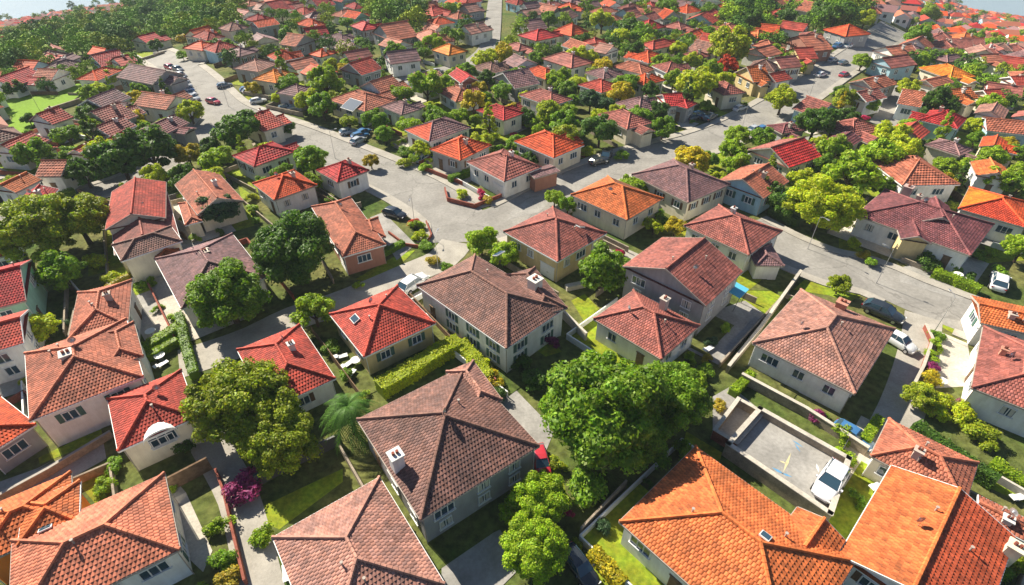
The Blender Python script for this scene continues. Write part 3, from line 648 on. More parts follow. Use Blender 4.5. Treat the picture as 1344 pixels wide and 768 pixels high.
def make_house(key, cen, ang, L1, L2, z0, kind, tp, roofc, h, wallc, label, opts=None, lod=None):
    opts = opts or {}
    depth = PX(cen[0], cen[1], z0)[2]
    if lod is None: lod = 0 if depth < 98 else (1 if depth < 150 else 2)
    rs = np.random.default_rng(abs(hash(key)) % 1000 if not isinstance(key, str) else sum(ord(ch)*(i+3) for i, ch in enumerate(key)))
    root = empty('house', (cen[0], cen[1], z0), ang)
    cr_ = np.array(ROOFC[roofc])*rs.uniform(.93, 1.07); cw = np.array(WALLC[wallc])*rs.uniform(.94, 1.04)
    X, hx, hy, rz = block(root, L1, L2, kind, tp, h, tuple(cr_), tuple(cw), lod, rs, mulc=opts.get('mulc'), fasc=opts.get('fasc'), low=opts.get('low', -1.0 if depth < 150 else -3))
    if lod > 0 and rs.random() < .5:
        sd_ = 'front' if rs.random() < .5 else 'right'; e_ = rs.uniform(2.2, 3.4); q_ = rs.uniform(.42,.6)
        kd2 = 'gy' if sd_ == 'front' else 'gx'; off = rs.uniform(-.18,.18)
        if sd_ == 'front': block(root, L1*q_, e_+1.6, kd2, tp*.9, h-.5, tuple(cr_*rs.uniform(.8,1.1)), tuple(cw), lod, rs, bx=L1*off, by=-hy-e_/2+1.0, low=-1.0 if depth < 150 else -3)
        else: block(root, e_+1.6, L2*q_, kd2, tp*.9, h-.5, tuple(cr_*rs.uniform(.8,1.1)), tuple(cw), lod, rs, bx=hx+e_/2-1.0, by=L2*off, low=-1.0 if depth < 150 else -3)
    vis = opts.get('sides') or visible_sides(cen[0], cen[1], ang)
    for sd_ in vis:
        Ls = (L1 if sd_ in ('front','back') else L2)-1.2
        if lod < 2:
            n = max(1, int(Ls/3.0)); dk = rs.integers(0, n+1)
            for i in range(n):
                u = -Ls/2+Ls*(i+.5)/n+rs.uniform(-.2,.2)
                if i == dk and sd_ != vis[0]: put_door(root, X, sd_, u, hx, hy, 0, garage=(n > 2 and rs.random() < .5)); continue
                wide = rs.random() < .4
                put_window(root, X, sd_, u, h-1.35, hx, hy, 0, 1.9 if wide else 1.15, 1.15, 3 if wide else 2)
                if h > 4.1 and rs.random() < .8: put_window(root, X, sd_, u, 1.3 if h < 4.6 else h-3.2, hx, hy, 0, 1.15, 1.15, 2)
        else:
            for u in (-Ls*.25, Ls*.25): put_window(root, X, sd_, u, h-1.3, hx, hy, 0, 1.15, 1.15, 2)
    if opts.get('chim', rs.random() < .45) is True:
        t = rs.uniform(-.3,.3); x, y = (t*L1*.5, -.18*L2) if hx >= hy else (.18*L1, t*L2*.5)
        chimney(root, x, y, h+(min(hx,hy)-min(abs(hx)-abs(x), abs(hy)-abs(y)))*0+min(hx-abs(x), hy-abs(y), min(hx,hy))*tp if kind == 'hip' else rz-.6, .6, .9, (.5,.42,.36) if rs.random() < .5 else (.65,.63,.6))
    if lod == 0 and rs.random() < .8:
        for q in range(rs.integers(1,3)):
            m = MB(); m.tube([(0,0,-.3),(0,0,.5)], .07, 8); m.tube([(0,0,.5),(0,0,.56)], .13, 8)
            x, y = rs.uniform(-.25,.25)*L1, rs.uniform(-.25,.25)*L2
            zz = h+min(hx-abs(x), hy-abs(y))*tp if kind == 'hip' else (h+(hy-abs(y))*tp if kind == 'gx' else h+(hx-abs(x))*tp)
            m.obj('vent_pipe', ['trim'], root, (x, y, zz))
    if lod == 0:
        for sx, sy in ((-1,-1),(1,-1),(1,1)):
            m = MB(); a_ = (sx*(hx-.33), sy*(hy-.33)); m.tube([(sx*(hx-.02),sy*(hy-.02),h-.08),(a_[0],a_[1],h-.45),(a_[0],a_[1],0)], .045, 6); m.obj('downpipe', ['trim' if rs.random() < .5 else 'white'], root)
        if rs.random() < .5:
            m = MB(); m.tube([(0,0,-.4),(0,0,.7)], .025, 5); r_ = []
            for j in range(4):
                q_ = j/3*.36; r_.append([(math.cos(t)*q_, -.12-.35*(.36-q_)**2*4+.0, .75+math.sin(t)*q_) for t in np.linspace(0, 6.283, 13)[:12]])
            V_ = [p for q_ in r_ for p in q_]; m.add(V_, [(j*12+k, j*12+(k+1)%12, (j+1)*12+(k+1)%12, (j+1)*12+k) for j in range(3) for k in range(12)])
            x, y = rs.uniform(-.2,.2)*L1, rs.uniform(-.2,.2)*L2
            zz = h+min(hx-abs(x), hy-abs(y))*tp if kind == 'hip' else (h+(hy-abs(y))*tp if kind == 'gx' else h+(hx-abs(x))*tp)
            m.obj('satellite_dish', ['alloy'], root, (x, y, zz), rs.uniform(0,6))
    HR.append((cen[0], cen[1], ang, L1, L2))
    tag(root, 'house', label or None, opts.get('group'), (cen[0], cen[1], z0), (roofc, kind))
    return root, X, hx, hy, rz
def local(root, p, h):
    """world xy -> the house's own frame"""
    a = root.rotation_euler[2]; dx, dy = p[0]-root.location[0], p[1]-root.location[1]
    return dx*math.cos(a)+dy*math.sin(a), -dx*math.sin(a)+dy*math.cos(a)
BUILT = {}
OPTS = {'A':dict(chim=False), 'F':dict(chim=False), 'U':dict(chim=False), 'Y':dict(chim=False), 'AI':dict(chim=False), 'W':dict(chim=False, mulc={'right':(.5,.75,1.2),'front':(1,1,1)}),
 'AF':dict(chim=False, mulc={'back':(1.1,2.4,.8),'left':(.9,.7,1)}), 'AL':dict(chim=False), 'AK':dict(chim=False, fasc='white', mulc={'right':(.85,.6,.8)}), 'E':dict(chim=False), 'V':dict(chim=False), 'S':dict(chim=False),  # AK: shade of the right slope is put into its colour
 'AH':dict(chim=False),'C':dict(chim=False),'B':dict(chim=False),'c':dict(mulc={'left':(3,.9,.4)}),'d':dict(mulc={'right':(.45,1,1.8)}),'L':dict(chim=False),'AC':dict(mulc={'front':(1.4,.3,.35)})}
for (key, reg, pts, kind, tp, rc_, eh, wc, label) in HOUSES:
    cen, ang, l1, l2, z0, d = fit(reg, pts, eh)
    dist = np.hypot(*cen)
    if key == 'C': rc_ = 'salmon'
    if dist > 90:        # rows far away: keep believable house sizes
        s = math.sqrt(max(l1*l2, 1)); m_ = np.clip(s, 6.0, 13 if dist < 120 else 10)
        m_ *= .9; eh = min(eh, 3.5); l1 = np.clip(l1*.9, m_*.72, m_*1.5); l2 = np.clip(l2*.9, m_*.72, m_*1.5)
    BUILT[key] = make_house(key, cen, ang, l1, l2, z0, kind, tp, rc_, eh, wc, label, OPTS.get(key))
# ------------------------------------------------------------------ trees
def rot_quads(c, nrm, size, rs, asp=.6):
    n = len(c); r = rs.normal(size=(n,3)); t = np.cross(nrm, r); t /= np.linalg.norm(t, axis=1)[:,None]+1e-9; b = np.cross(nrm, t)
    s = (size*rs.uniform(.7,1.3,n))[:,None]
    V = np.stack([c-t*s, c-b*s*asp, c+t*s, c+b*s*asp], 1)
    return V.reshape(-1,3), np.arange(n*4).reshape(-1,4)
def crown_mesh(name, nl, lr, nleaf, ls, rz=.85, seed=1, shape='round', core=True):
    rs = np.random.default_rng(seed); mb = MB(); lobes = []
    for i in range(nl):
        d = rs.normal(size=3); d /= np.linalg.norm(d)
        if d[2] < -.5: d[2] *= -.6
        k = rs.uniform(.45, .92)
        p = d*k*np.array([1,1,rz])
        if shape == 'cone': 
            zz = rs.uniform(-1,1); rad = (1-(zz+1)/2)**.8*.55+.06; a = rs.uniform(0, 6.283); p = np.array([math.cos(a)*rad*.8, math.sin(a)*rad*.8, zz*rz])
        if shape == 'wide': p[0] *= 1.15
        lobes.append((p, lr*rs.uniform(.6,1.45)*(1 if shape != 'cone' else .8*(1.3-(p[2]/rz+1)/2))))
    lc = rs.uniform(.8, 1.2, nl); per = nleaf//nl
    C, Nn, K = [], [], []
    for (p, r), q in zip(lobes, lc):
        d = rs.normal(size=(per,3)); d /= np.linalg.norm(d, axis=1)[:,None]; d[:,2] = np.where(d[:,2] < -.4, -d[:,2], d[:,2])
        rr = r*rs.uniform(.72, 1.05, per)[:,None]
        C.append(p+d*rr*np.array([1,1,.85])); nn = d+rs.normal(size=(per,3))*.55+np.array([0,0,.25]); Nn.append(nn/np.linalg.norm(nn, axis=1)[:,None]); 
        g = q*rs.uniform(.6,1.4,per); y = rs.uniform(.85,1.25,per); K.append(np.stack([g*y, g, g*.8], 1))
    C = np.concatenate(C); Nn = np.concatenate(Nn); K = np.concatenate(K)
    V, Fc = rot_quads(C, Nn, ls, rs); mb.add(V, Fc, 0, K)
    if core:
        for p, r in lobes[:]:
            u = []; 
            a = r*.80
            ico = [(-.526,0,.851),(.526,0,.851),(-.526,0,-.851),(.526,0,-.851),(0,.851,.526),(0,.851,-.526),(0,-.851,.526),(0,-.851,-.526),(.851,.526,0),(-.851,.526,0),(.851,-.526,0),(-.851,-.526,0)]
            fi = [(0,1,4),(0,4,9),(9,4,5),(4,8,5),(4,1,8),(8,1,10),(8,10,3),(5,8,3),(5,3,2),(2,3,7),(7,3,10),(7,10,6),(7,6,11),(11,6,0),(0,6,1),(6,10,1),(9,11,0),(9,2,11),(9,5,2),(7,11,2)]
            mb.add(np.array(ico)*a*.9*np.array([1,1,.85])+p, fi, 0, (.85,.9,.7))
    return mb.mesh(name, ['leaf'])
def trunk_mesh(hgt, lod):
    mb = MB(); n = 8 if lod < 2 else 4
    mb.tube([(0,0,-1.2),(0,0,0),(.02,.01,hgt*.5),(0,.03,hgt)], [.11,.085,.06,.04], n)
    if lod < 2:
        for k in range(5):
            a = k*1.26; mb.tube([(0,0,hgt*.45),(math.cos(a)*.3,math.sin(a)*.3,hgt*.85),(math.cos(a)*.5,math.sin(a)*.5,hgt*1.25)], [.045,.03,.012], 5)
    return mb.mesh('trunk', ['bark'])
CR = {}
for i in range(4): CR[('big','round',i)] = crown_mesh('crown', 150, .20, 36000, .034, .84, 10+i, 'wide' if i == 2 else 'round')
for i in range(4): CR[('mid','round',i)] = crown_mesh('crown', 56, .26, 6400, .07, .9, 20+i)
for i in range(4): CR[('far','round',i)] = crown_mesh('crown', 16, .38, 700, .16, .95, 30+i)
for i in range(2): CR[('mid','cone',i)] = crown_mesh('crown', 46, .24, 4200, .06, 1.5, 40+i, 'cone')
for i in range(2): CR[('far','cone',i)] = crown_mesh('crown', 18, .28, 500, .12, 1.5, 50+i, 'cone')
for i in range(4): CR[('shrub','round',i)] = crown_mesh('shrub', 14, .42, 1400, .11, .8, 60+i)
TRK = {0: trunk_mesh(1.0, 0), 2: trunk_mesh(1.0, 2)}
TC = dict(dark=(.085,.175,.022), mid=(.175,.31,.02), light=(.27,.40,.02), lime=(.43,.50,.02), olive=(.28,.35,.02), yellow=(.50,.42,.02), red=(.50,.06,.02), purple=(.26,.03,.18), magenta=(.55,.03,.18), autumn=(.42,.34,.03), bluegreen=(.06,.13,.06))
TREES = []
def tree(px, py, rpx, colr, label=None, shape='round', world=None, group=None, lodk=None, Rw=None, ti=[0]):
    if world is None:
        g = G(px, py, 2.0); dep = PX(*g)[2]; Rr = rpx*dep/F
        g = G(px, py, max(.8*Rr, .6)); x, y = g[0], g[1]; dep = PX(x, y, g[2])[2]; Rr = rpx*dep/F
    else: x, y = world; Rr = Rw; dep = PX(x, y, tz(x,y))[2]
    z0 = tz(x, y); app = Rr/dep*F
    lk = lodk if lodk else ('big' if app > 34 and shape == 'round' else ('mid' if app > 8 else 'far'))
    ti[0] += 1; i = ti[0] % (4 if shape == 'round' else 2)
    root = empty('tree' if shape == 'round' else 'conifer_tree', (x, y, z0), rnd.uniform(0, 6.28))
    zc = Rr*((.90 if app > 30 else 1.0) if shape == 'round' else 1.55)
    c = np.array(TC[colr])*rnd.uniform(.88, 1.12)
    k = (lk, shape, i)
    o = place(CR[k], 'crown', root, (0,0,zc), color=tuple(c)); sx = rnd.uniform(.94,1.06); o.scale = (Rr*sx, Rr/sx, Rr*rnd.uniform(.92,1.08))
    t = place(TRK[0 if lk != 'far' else 2], 'trunk', root, (0,0,0)); t.scale = (Rr, Rr, max(zc*.95, .5))
    TREES.append((x, y, Rr)); tag(root, 'tree' if shape == 'round' else 'conifer', label, group, (x, y, z0), (colr, shape)); return root
def shrub(px, py, rpx, colr, label=None, world=None, Rw=None, group=None, ti=[0]):
    if world is None:
        g = G(px, py, .6); dep = PX(*g)[2]; Rr = rpx*dep/F; x, y = g[0], g[1]
    else: x, y = world; Rr = Rw
    ti[0] += 1
    c = np.array(TC[colr])*rnd.uniform(.85, 1.15)
    o = place(CR[('shrub','round',ti[0]%4)], 'shrub', None, (x, y, tz(x,y)+Rr*.55), rnd.uniform(0,6.28), tuple(c)); s = rnd.uniform(.85,1.15); o.scale = (Rr*s, Rr/s, Rr*rnd.uniform(.75,1.0))
    tag(o, 'shrub', label, group, None, (colr, 'shrub')); return o
TL = [ # px, py, radius px, colour, label
(792,535,84,'mid','huge broad-crowned green tree in the centre foreground, biggest in the photo'),(876,524,50,'mid','green tree joined to the right side of the huge central tree'),(838,572,48,'mid','tree crown bulging from the shaded lower side of the huge central tree'),
(708,658,38,'light','bright green leafy tree at the bottom edge behind the magenta bushes'),(700,722,44,'light','bright green tree cut by the bottom edge right of the large brown roof'),
(318,532,62,'olive','large olive-green tree in front of the red hipped roof'),(372,580,48,'olive','lower spreading part-tree of olive green above the purple bush'),
(388,330,54,'dark','big dark green round tree beside the terracotta corner house'),(298,390,52,'mid','round green tree against the mauve-brown roof'),
(58,302,50,'olive','wide olive tree at the left with a broad flat crown'),(102,290,42,'olive','right half-crown of the wide olive tree pair at left'),(85,362,28,'mid','small green tree under the wide olive trees at left'),
(413,412,27,'light','bright green ball tree beside the red hipped roof in the left centre'),(57,434,22,'lime','round yellow-green bush tree between red roofs at the left edge'),
(158,212,32,'dark','left tree of the dark green pair near the cross street'),(197,200,34,'dark','right tree of the dark green pair near the cross street'),(112,232,21,'dark','dark round tree left of the dark green pair'),
(410,215,23,'mid','green tree between the two crimson roofs on the main street'),(312,175,28,'dark','dense dark tree on the street corner by the crimson roof'),(248,207,16,'autumn','orange-yellow tree on the corner of the cross street'),
(278,196,14,'dark','small dark tree beside the orange-yellow corner tree'),(250,150,17,'lime','yellow tree beside the main street bend'),(493,162,17,'mid','oval green tree by the bend of the main street'),
(560,118,22,'light','tall light green tree in the gap behind the mauve roofs'),(584,116,15,'light','slimmer light green tree right of the tall light green one'),(487,214,11,'autumn','small yellow-orange tree at the kerb of the main street'),
(636,82,17,'lime','yellow-green tree at the end of the narrow top street'),(1080,272,42,'lime','yellow-green round tree overhanging the side street'),(1120,232,34,'light','light green tree touching the yellow-green street tree'),(1150,212,28,'light','light green tree furthest up in the cluster above the side street'),
(1070,165,26,'dark','big rounded dark green tree by the wine-roofed gabled house'),(1026,135,20,'lime','yellow-green tree at the kerb of the right main road'),(1228,142,24,'dark','large dark tree right of the orange roofs at upper right'),
(967,182,16,'light','bright round bush tree on the kerb of the right main road'),(912,115,26,'lime','broad yellow-green tree left of the right main road'),(955,66,25,'lime','broad yellow-green tree above the red-leaved tree'),(954,88,14,'red','red-leaved tree among the rooftops'),
(1131,84,13,'light','light green round tree on the inner side of the right road bend'),(787,175,24,'dark','dark yellow-topped tree beside the bright orange-red house'),(790,358,33,'mid','green tree between the red-brown yellow house and the grey gable'),
(632,320,22,'light','light green tree at the street side of the central brown roof'),(662,338,20,'light','lower light green tree at the street side of the central brown roof'),(728,262,13,'light','small light green tree at the kerb by the intersection'),(745,272,13,'mid','second small green tree at the kerb by the intersection'),
(1101,376,15,'olive','small olive round tree on the strip lawn by the side street'),(1205,525,20,'olive','yellow-olive round tree at the end of the driveway hedge'),(288,280,23,'bluegreen','dark blue-green shrub tree against the cream gabled house'),
(405,137,17,'lime','yellow-green tree beyond the main street, left of the taller one'),(427,112,22,'light','light green tree beyond the main street'),(378,170,11,'dark','small dark tree at the kerb of the main street'),(570,60,14,'light','light green tree behind the grey and red terraces'),
(705,82,11,'mid',''),(1015,72,12,'light',''),(828,42,18,'dark','dark round tree right of the lime tree at top centre'),(790,30,16,'lime',''),(842,50,16,'mid',''),(835,72,15,'dark',''),(888,68,12,'lime',''),(923,46,12,'mid',''),(863,150,14,'dark',''),(870,172,16,'mid',''),
(1280,170,14,'lime',''),(1300,60,12,'light',''),(1218,22,14,'light',''),(1205,50,16,'mid',''),(1275,95,14,'mid',''),(1205,80,12,'light',''),(1190,120,14,'lime',''),(1335,250,16,'mid',''),(1300,210,18,'light',''),(1330,205,16,'mid',''),(1278,52,12,'mid',''),
(1306,240,20,'light',''),(1340,330,22,'light','light green tree cut by the right edge above the white car'),(1256,210,14,'mid',''),(1005,255,20,'dark','dark tree left of the yellow-green street tree'),(1030,270,22,'dark',''),(775,135,16,'bluegreen','blue-green bushy tree among the middle rooftops'),(795,140,14,'bluegreen',''),
(886,300,14,'yellow','small yellow bush tree beside the half orange roofed house'),(858,300,12,'lime',''),(375,45,8,'mid',''),(285,60,9,'dark',''),(305,75,9,'dark',''),(300,62,9,'mid',''),(383,57,11,'dark',''),(505,20,10,'dark',''),(525,14,12,'dark',''),(720,28,11,'mid',''),(745,20,10,'mid',''),(875,12,14,'mid',''),(930,18,12,'mid',''),
(205,62,9,'dark',''),(143,105,13,'lime',''),(240,55,8,'autumn',''),(275,66,9,'light',''),(340,90,10,'mid',''),(318,38,10,'mid',''),(455,32,9,'mid',''),(600,50,10,'light',''),(38,158,9,'dark',''),(5,208,14,'light',''),(225,185,9,'mid',''),(180,270,10,'mid',''),(435,88,10,'lime',''),(512,52,9,'lime',''),(470,60,8,'mid',''),
(20,120,12,'dark',''),(240,75,7,'mid',''),(690,130,10,'lime',''),(1140,140,12,'light',''),(1050,92,8,'lime',''),(985,30,16,'dark',''),(1030,25,14,'dark',''),(1095,25,22,'dark','large dark tree mass above the right road at top'),(1075,22,16,'dark',''),(1135,28,13,'lime',''),(1000,52,10,'mid',''),
(815,50,14,'lime',''),(600,15,9,'lime',''),(20,240,10,'olive','')]
for t_ in TL: tree(t_[0], t_[1], t_[2], t_[3], t_[4] or None)
for px, py, r_, c_, l_ in [(862,158,11,'dark','dark pointed conifer between the middle rooftops at right'),(653,74,9,'dark','tall dark conifer at the end of the narrow top street'),(705,78,8,'mid',''),(285,192,9,'dark','dark conifer on the corner of the cross street'),(560,22,7,'dark',''),(500,92,6,'dark',''),(1165,300,8,'bluegreen',''),(712,30,7,'dark',''),(770,30,7,'dark','')]:
    tree(px, py, r_, c_, l_ or None, 'cone')
SH = [(320,640,20,'purple','purple-leaved bush spilling over the bottom left lane'),(345,702,15,'light','bright green shrub on the right side of the bottom left lane'),(285,688,15,'light','bright green shrub left of the bottom left lane'),(292,735,15,'mid',None),(300,757,14,'autumn',None),
(724,636,10,'magenta','magenta flowering bush right of the parked red car'),(748,670,6,'magenta','small magenta flowers below the larger magenta bush'),(757,716,9,'olive',None),(772,640,22,'mid',None),(730,610,12,'olive',None),(470,372,7,'light',None),(587,353,9,'mid',None),
(568,342,8,'autumn','young yellow-orange tree-like bush beside the lane'),(552,310,9,'lime','yellow-green bush in the corner flower bed'),(548,297,9,'light',None),(544,292,7,'red','red flowering bush in the corner flower bed'),(560,322,8,'mid',None),(605,255,8,'lime',None),(630,255,8,'magenta','pink flower bush in the brick bed at the intersection'),(640,262,7,'autumn',None),
(1230,440,8,'mid',None),(1228,452,9,'light','topmost light green clipped ball beside the curved driveway'),(1226,466,10,'light',None),(1225,482,9,'purple',None),(1221,495,11,'yellow','yellow bush in the row beside the curved driveway'),(1215,512,12,'lime',None),(1240,525,14,'lime',None),(1262,545,16,'lime','broad yellow-green bush on the shaded bank at right'),(1285,570,16,'olive',None),(1228,540,14,'lime',None),(1267,535,10,'purple','dull purple bush on the bank beside the pale patio'),(1300,585,10,'olive',None),
(1072,545,10,'purple','greyish purple bush against the long retaining wall'),(1104,570,14,'light','round yellow-green bush at the end of the retaining wall'),(1125,655,11,'mid','dark green bush beside the parked white car on the terrace'),(915,500,12,'light',None),(925,485,10,'mid',None),(905,470,9,'light',None),(930,470,8,'autumn',None),(945,530,9,'autumn',None),
(1135,335,7,'autumn','orange flowering bush in front of the long bungalow'),(1145,345,8,'mid',None),(1172,318,13,'bluegreen',None),(1120,320,9,'lime',None),(1215,345,14,'dark',None),(1200,330,9,'dark',None),(1250,352,10,'mid',None),
(150,610,12,'mid',None),(140,635,11,'light',None),(130,645,10,'light',None),(220,640,9,'light',None),(240,585,14,'dark',None),(650,520,12,'dark',None),(680,475,14,'dark',None),(720,450,12,'purple',None),(700,500,16,'dark',None),(645,500,13,'yellow','golden bush at the lower end of the clipped hedge'),(630,480,12,'lime',None),
(225,420,9,'light',None),(185,375,8,'mid',None),(260,380,10,'mid',None),(455,490,10,'mid',None),(330,260,8,'lime',None),(332,275,8,'light',None),(240,255,7,'light',None),(245,290,8,'light',None),(215,330,8,'mid',None),(125,345,12,'lime',None),(840,292,11,'lime',None),(862,285,10,'mid',None),(825,345,8,'mid',None),(870,292,10,'mid',None),
(535,200,9,'mid',None),(545,212,9,'light',None),(560,222,8,'light',None),(530,215,8,'lime',None),(575,205,8,'mid',None),(700,165,12,'light',None),(718,158,12,'light',None),(738,162,9,'lime',None),(770,200,8,'lime',None),(815,205,9,'mid',None),(1310,360,12,'mid',None),(1280,335,10,'mid',None),(1255,240,9,'light',None),(1240,295,8,'lime',None)]
for s_ in SH: shrub(*s_[:4], label=s_[4])
# palm
def palm(px, py, rpx):
    g = G(px, py, 4.2); dep = PX(*g)[2]; Rr = rpx*dep/F; x, y = g[0], g[1]; root = empty('palm_tree', (x, y, 0)); rs = np.random.default_rng(3)
    t = MB(); t.tube([(0,0,-.5),(.05,0,1.5),(0,.05,4.1)], [.3,.24,.2], 10); t.obj('trunk', ['bark'], root)
    for k in range(34):
        a = k*2.4; el = .95-k*.045; m = MB(); n = 9; P_ = []
        for i in range(n+1):
            s = i/n; r_ = Rr*s*math.cos(el*.6)*(1.05 if k > 8 else .8); z = 4.2+Rr*(math.sin(el)*s-.75*s*s*(1+.3*(k/34)))
            P_.append(np.array([math.cos(a)*r_, math.sin(a)*r_, z]))
        side_ = np.array([-math.sin(a), math.cos(a), 0])
        for i in range(n):
            p = P_[i]; q = P_[i+1]; wd = .55*Rr*.42*math.sin(math.pi*min((i+.8)/n, 1)*.9+.1)
            for s in (1,-1):
                for f_ in (0,.5):
                    b = p+(q-p)*f_; tip = b+side_*s*wd+(q-p)*1.3-np.array([0,0,wd*.35]); m.add([b, b+(q-p)*.38, tip], [(0,1,2)], 0, np.array((1,1,1))*rs.uniform(.7,1.25))
        m.obj('frond', ['leaf'], root, color=(.10,.22,.03))
    tag(root, 'palm tree', 'bushy fan palm between the clipped hedge and the large brown roof', None, (x, y, 0))
palm(456, 533, 40)
# ------------------------------------------------------------------ house extras
def add_chim(key, px, py, zoff, s, hgt, col=(.62,.6,.56)):
    root, X, hx, hy, rz = BUILT[key]; g = G(px, py, zoff); x, y = local(root, g, 0)
    chimney(root, x, y, zoff-.3, s, hgt, col)
add_chim('A', 521, 606, 5.6, 1.0, 1.3, (.68,.68,.66)); add_chim('F', 91, 470, 5.8, 1.1, 1.0); add_chim('U', 702, 376, 5.4, 1.3, 1.4, (.7,.68,.62)); add_chim('Y', 871, 401, 4.6, .8, 1.3, (.5,.45,.4))
add_chim('AI', 1104, 402, 4.4, 1.1, .9, (.5,.25,.18)); add_chim('AH', 1316, 463, 4.6, .5, .8, (.5,.25,.18)); add_chim('AD', 1190, 252, 4.6, 1.2, 1.2, (.45,.33,.3)); add_chim('M', 270, 335, 4.6, 1.0, .9, (.7,.6,.5)); add_chim('AK', 1330, 722, 4.2, .9, .8, (.72,.66,.5))
def panel(key, px, py, zoff, side, w_, h_, name, matn, frame='white'):
    root, X, hx, hy, rz = BUILT[key]; g = G(px, py, zoff); x, y = local(root, g, 0); tp = .42
    d = {'front':(0,1,0), 'right':(0,0,math.pi/2), 'left':(0,0,-math.pi/2), 'back':(0,0,math.pi)}[side][2]
    ex = {'front': hy-abs(y), 'back': hy-abs(y), 'right': hx-abs(x), 'left': hx-abs(x)}[side]
    z = [h for h in HOUSES if h[0] == key][0]; zz = z[6]+ex*z[4]+.22
    f = MB(); f.box((0,0,0), (w_,h_,.12)); o = f.obj(name, [frame], root, (x,y,zz)); o.rotation_mode = 'XYZ'
    o.rotation_euler = Euler((math.atan(z[4]),0,0)).to_matrix().to_euler()
    mt = Matrix.Rotation(d, 4, 'Z') @ Matrix.Rotation(math.atan(z[4]), 4, 'X'); o.rotation_euler = mt.to_euler()
    g_ = MB(); g_.box((0,0,.07), (w_-.14,h_-.14,.03)); g_.obj('pane', [matn], o)
panel('V', 761, 305, 4.6, 'right', .8, 1.3, 'skylight', 'glass'); panel('S', 466, 420, 4.2, 'left', 1.2, .9, 'skylight', 'glass')
panel('a', 461, 135, 4.4, 'left', 4.2, 3.4, 'solar_panel', 'solar'); panel('U', 655, 345, 5.2, 'back', 1.5, .9, 'skylight', 'solar')
panel('AL', 1000, 712, 4.6, 'right', .8, .8, 'skylight', 'glass'); panel('C', 57, 688, 5.0, 'back', .9, 1.1, 'skylight', 'glass')
# eyebrow window, porch, carport, gables
def eyebrow():
    root, X, hx, hy, rz = BUILT['E']; m = MB(); n = 10
    z0 = 3.1; w_ = 1.5; pts = [(w_*math.cos(t), .9*math.sin(t)) for t in np.linspace(math.pi, 0, n)]
    for i in range(n-1):
        a, b = pts[i], pts[i+1]; y0 = -hy-.15; y1 = -hy+1.6
        m.poly([(a[0],y0,z0+a[1]+.35),(b[0],y0,z0+b[1]+.35),(b[0]*.9,y1,z0+b[1]*.9+.35),(a[0]*.9,y1,z0+a[1]*.9+.35)]); 
        m.poly([(a[0],y0,z0+a[1]+.35),(a[0],y0,z0+a[1]+.15),(b[0],y0,z0+b[1]+.15),(b[0],y0,z0+b[1]+.35)])
    m.obj('eyebrow_dormer', ['white'], root)
    put_window(root, X, 'front', 0, 2.7, hx, hy, 0, 2.3, 1.2, 3)
eyebrow()
def sub(key, px4, kind, tp, rc_, wc_, h, lod=0, reg=0, **kw):
    """an extra wing of a house, fitted like the house itself"""
    root = BUILT[key][0]; cen, ang, l1, l2, z0, d = fit(reg, px4, h, root.location[2]); x, y = local(root, cen, 0)
    rs = np.random.default_rng(int(px4[0][0]*7)%9999)
    X, hx, hy, rz = block(root, l1, l2, kind, tp, h, ROOFC[rc_], WALLC[wc_], lod, rs, bx=x, by=y, br=ang-root.rotation_euler[2], **kw)
    HR.append((cen[0], cen[1], ang, l1, l2)); return X, hx, hy, rz
def subw(key, r, sides, h, n=1):
    X, hx, hy, rz = r
    for s in sides: put_window(BUILT[key][0], X, s, 0, h-1.3, hx, hy, 0, 1.4, 1.1, 2)
sub('AL', [(1044,664),(1112,712),(1082,748),(1022,703)], 'gy', .4, 'orange', 'white', 3.7)
sub('AD', [(1172,292),(1212,300),(1225,322),(1185,313)], 'gy', .45, 'wine', 'yellow', 3.5)
sub('AD', [(1195,262),(1245,272),(1258,300),(1215,290)], 'gy', .5, 'wine', 'white', 4.6)
sub('U', [(668,360),(700,352),(745,402),(700,420)], 'hip', .45, 'brown', 'white', 4.6)
sub('Z', [(985,325),(1018,318),(1016,345),(990,352)], 'hip', .3, 'mauve', 'white', 2.6)
sub('e', [(690,225),(722,216),(733,224),(702,236)], 'gx', .1, 'mauve', 'brick', 2.9)
sub('R', [(470,290),(497,286),(505,310),(478,318)], 'hip', .4, 'terra', 'brick', 3.0)
sub('M', [(200,325),(232,318),(238,332),(205,345)], 'hip', .35, 'orange', 'white', 3.2)
sub('F', [(120,440),(178,425),(186,470),(150,480)], 'hip', .4, 'terra', 'white', 4.8)
sub('A', [(588,484),(620,478),(660,520),(620,548)], 'hip', .42, 'pinkbrown', 'grey', 4.7)
sub('N', [(236,268),(258,262),(262,290),(242,298)], 'hip', .35, 'terra', 'cream', 2.8)
sub('C', [(20,660),(96,640),(110,690),(40,700)], 'hip', .4, 'orange', 'apricot', 4.4)
sub('L', [(140,249),(210,245),(224,286),(149,298)], 'gy', .42, 'red', 'cream', 4.75)
sub('L', [(152,322),(226,296),(236,316),(156,346)], 'hip', .42, 'brown', 'cream', 4.3)
# blue awning on the grey gabled house
def awning():
    root, X, hx, hy, rz = BUILT['X']; g = G(967, 380, 2.6); x, y = local(root, g, 0)
    m = MB(); m.box((0,0,0), (2.6,2.2,.08)); o = m.obj('awning', ['cloth'], root, (x, y, 2.6)); o.rotation_euler = (.12,0,0)
    for sx in (-1.2,1.2):
        for sy in (-1,1): p = MB(); p.tube([(sx,sy,-2.6),(sx,sy,0)], .04, 6); p.obj('post', ['darkmetal'], o)
awning()

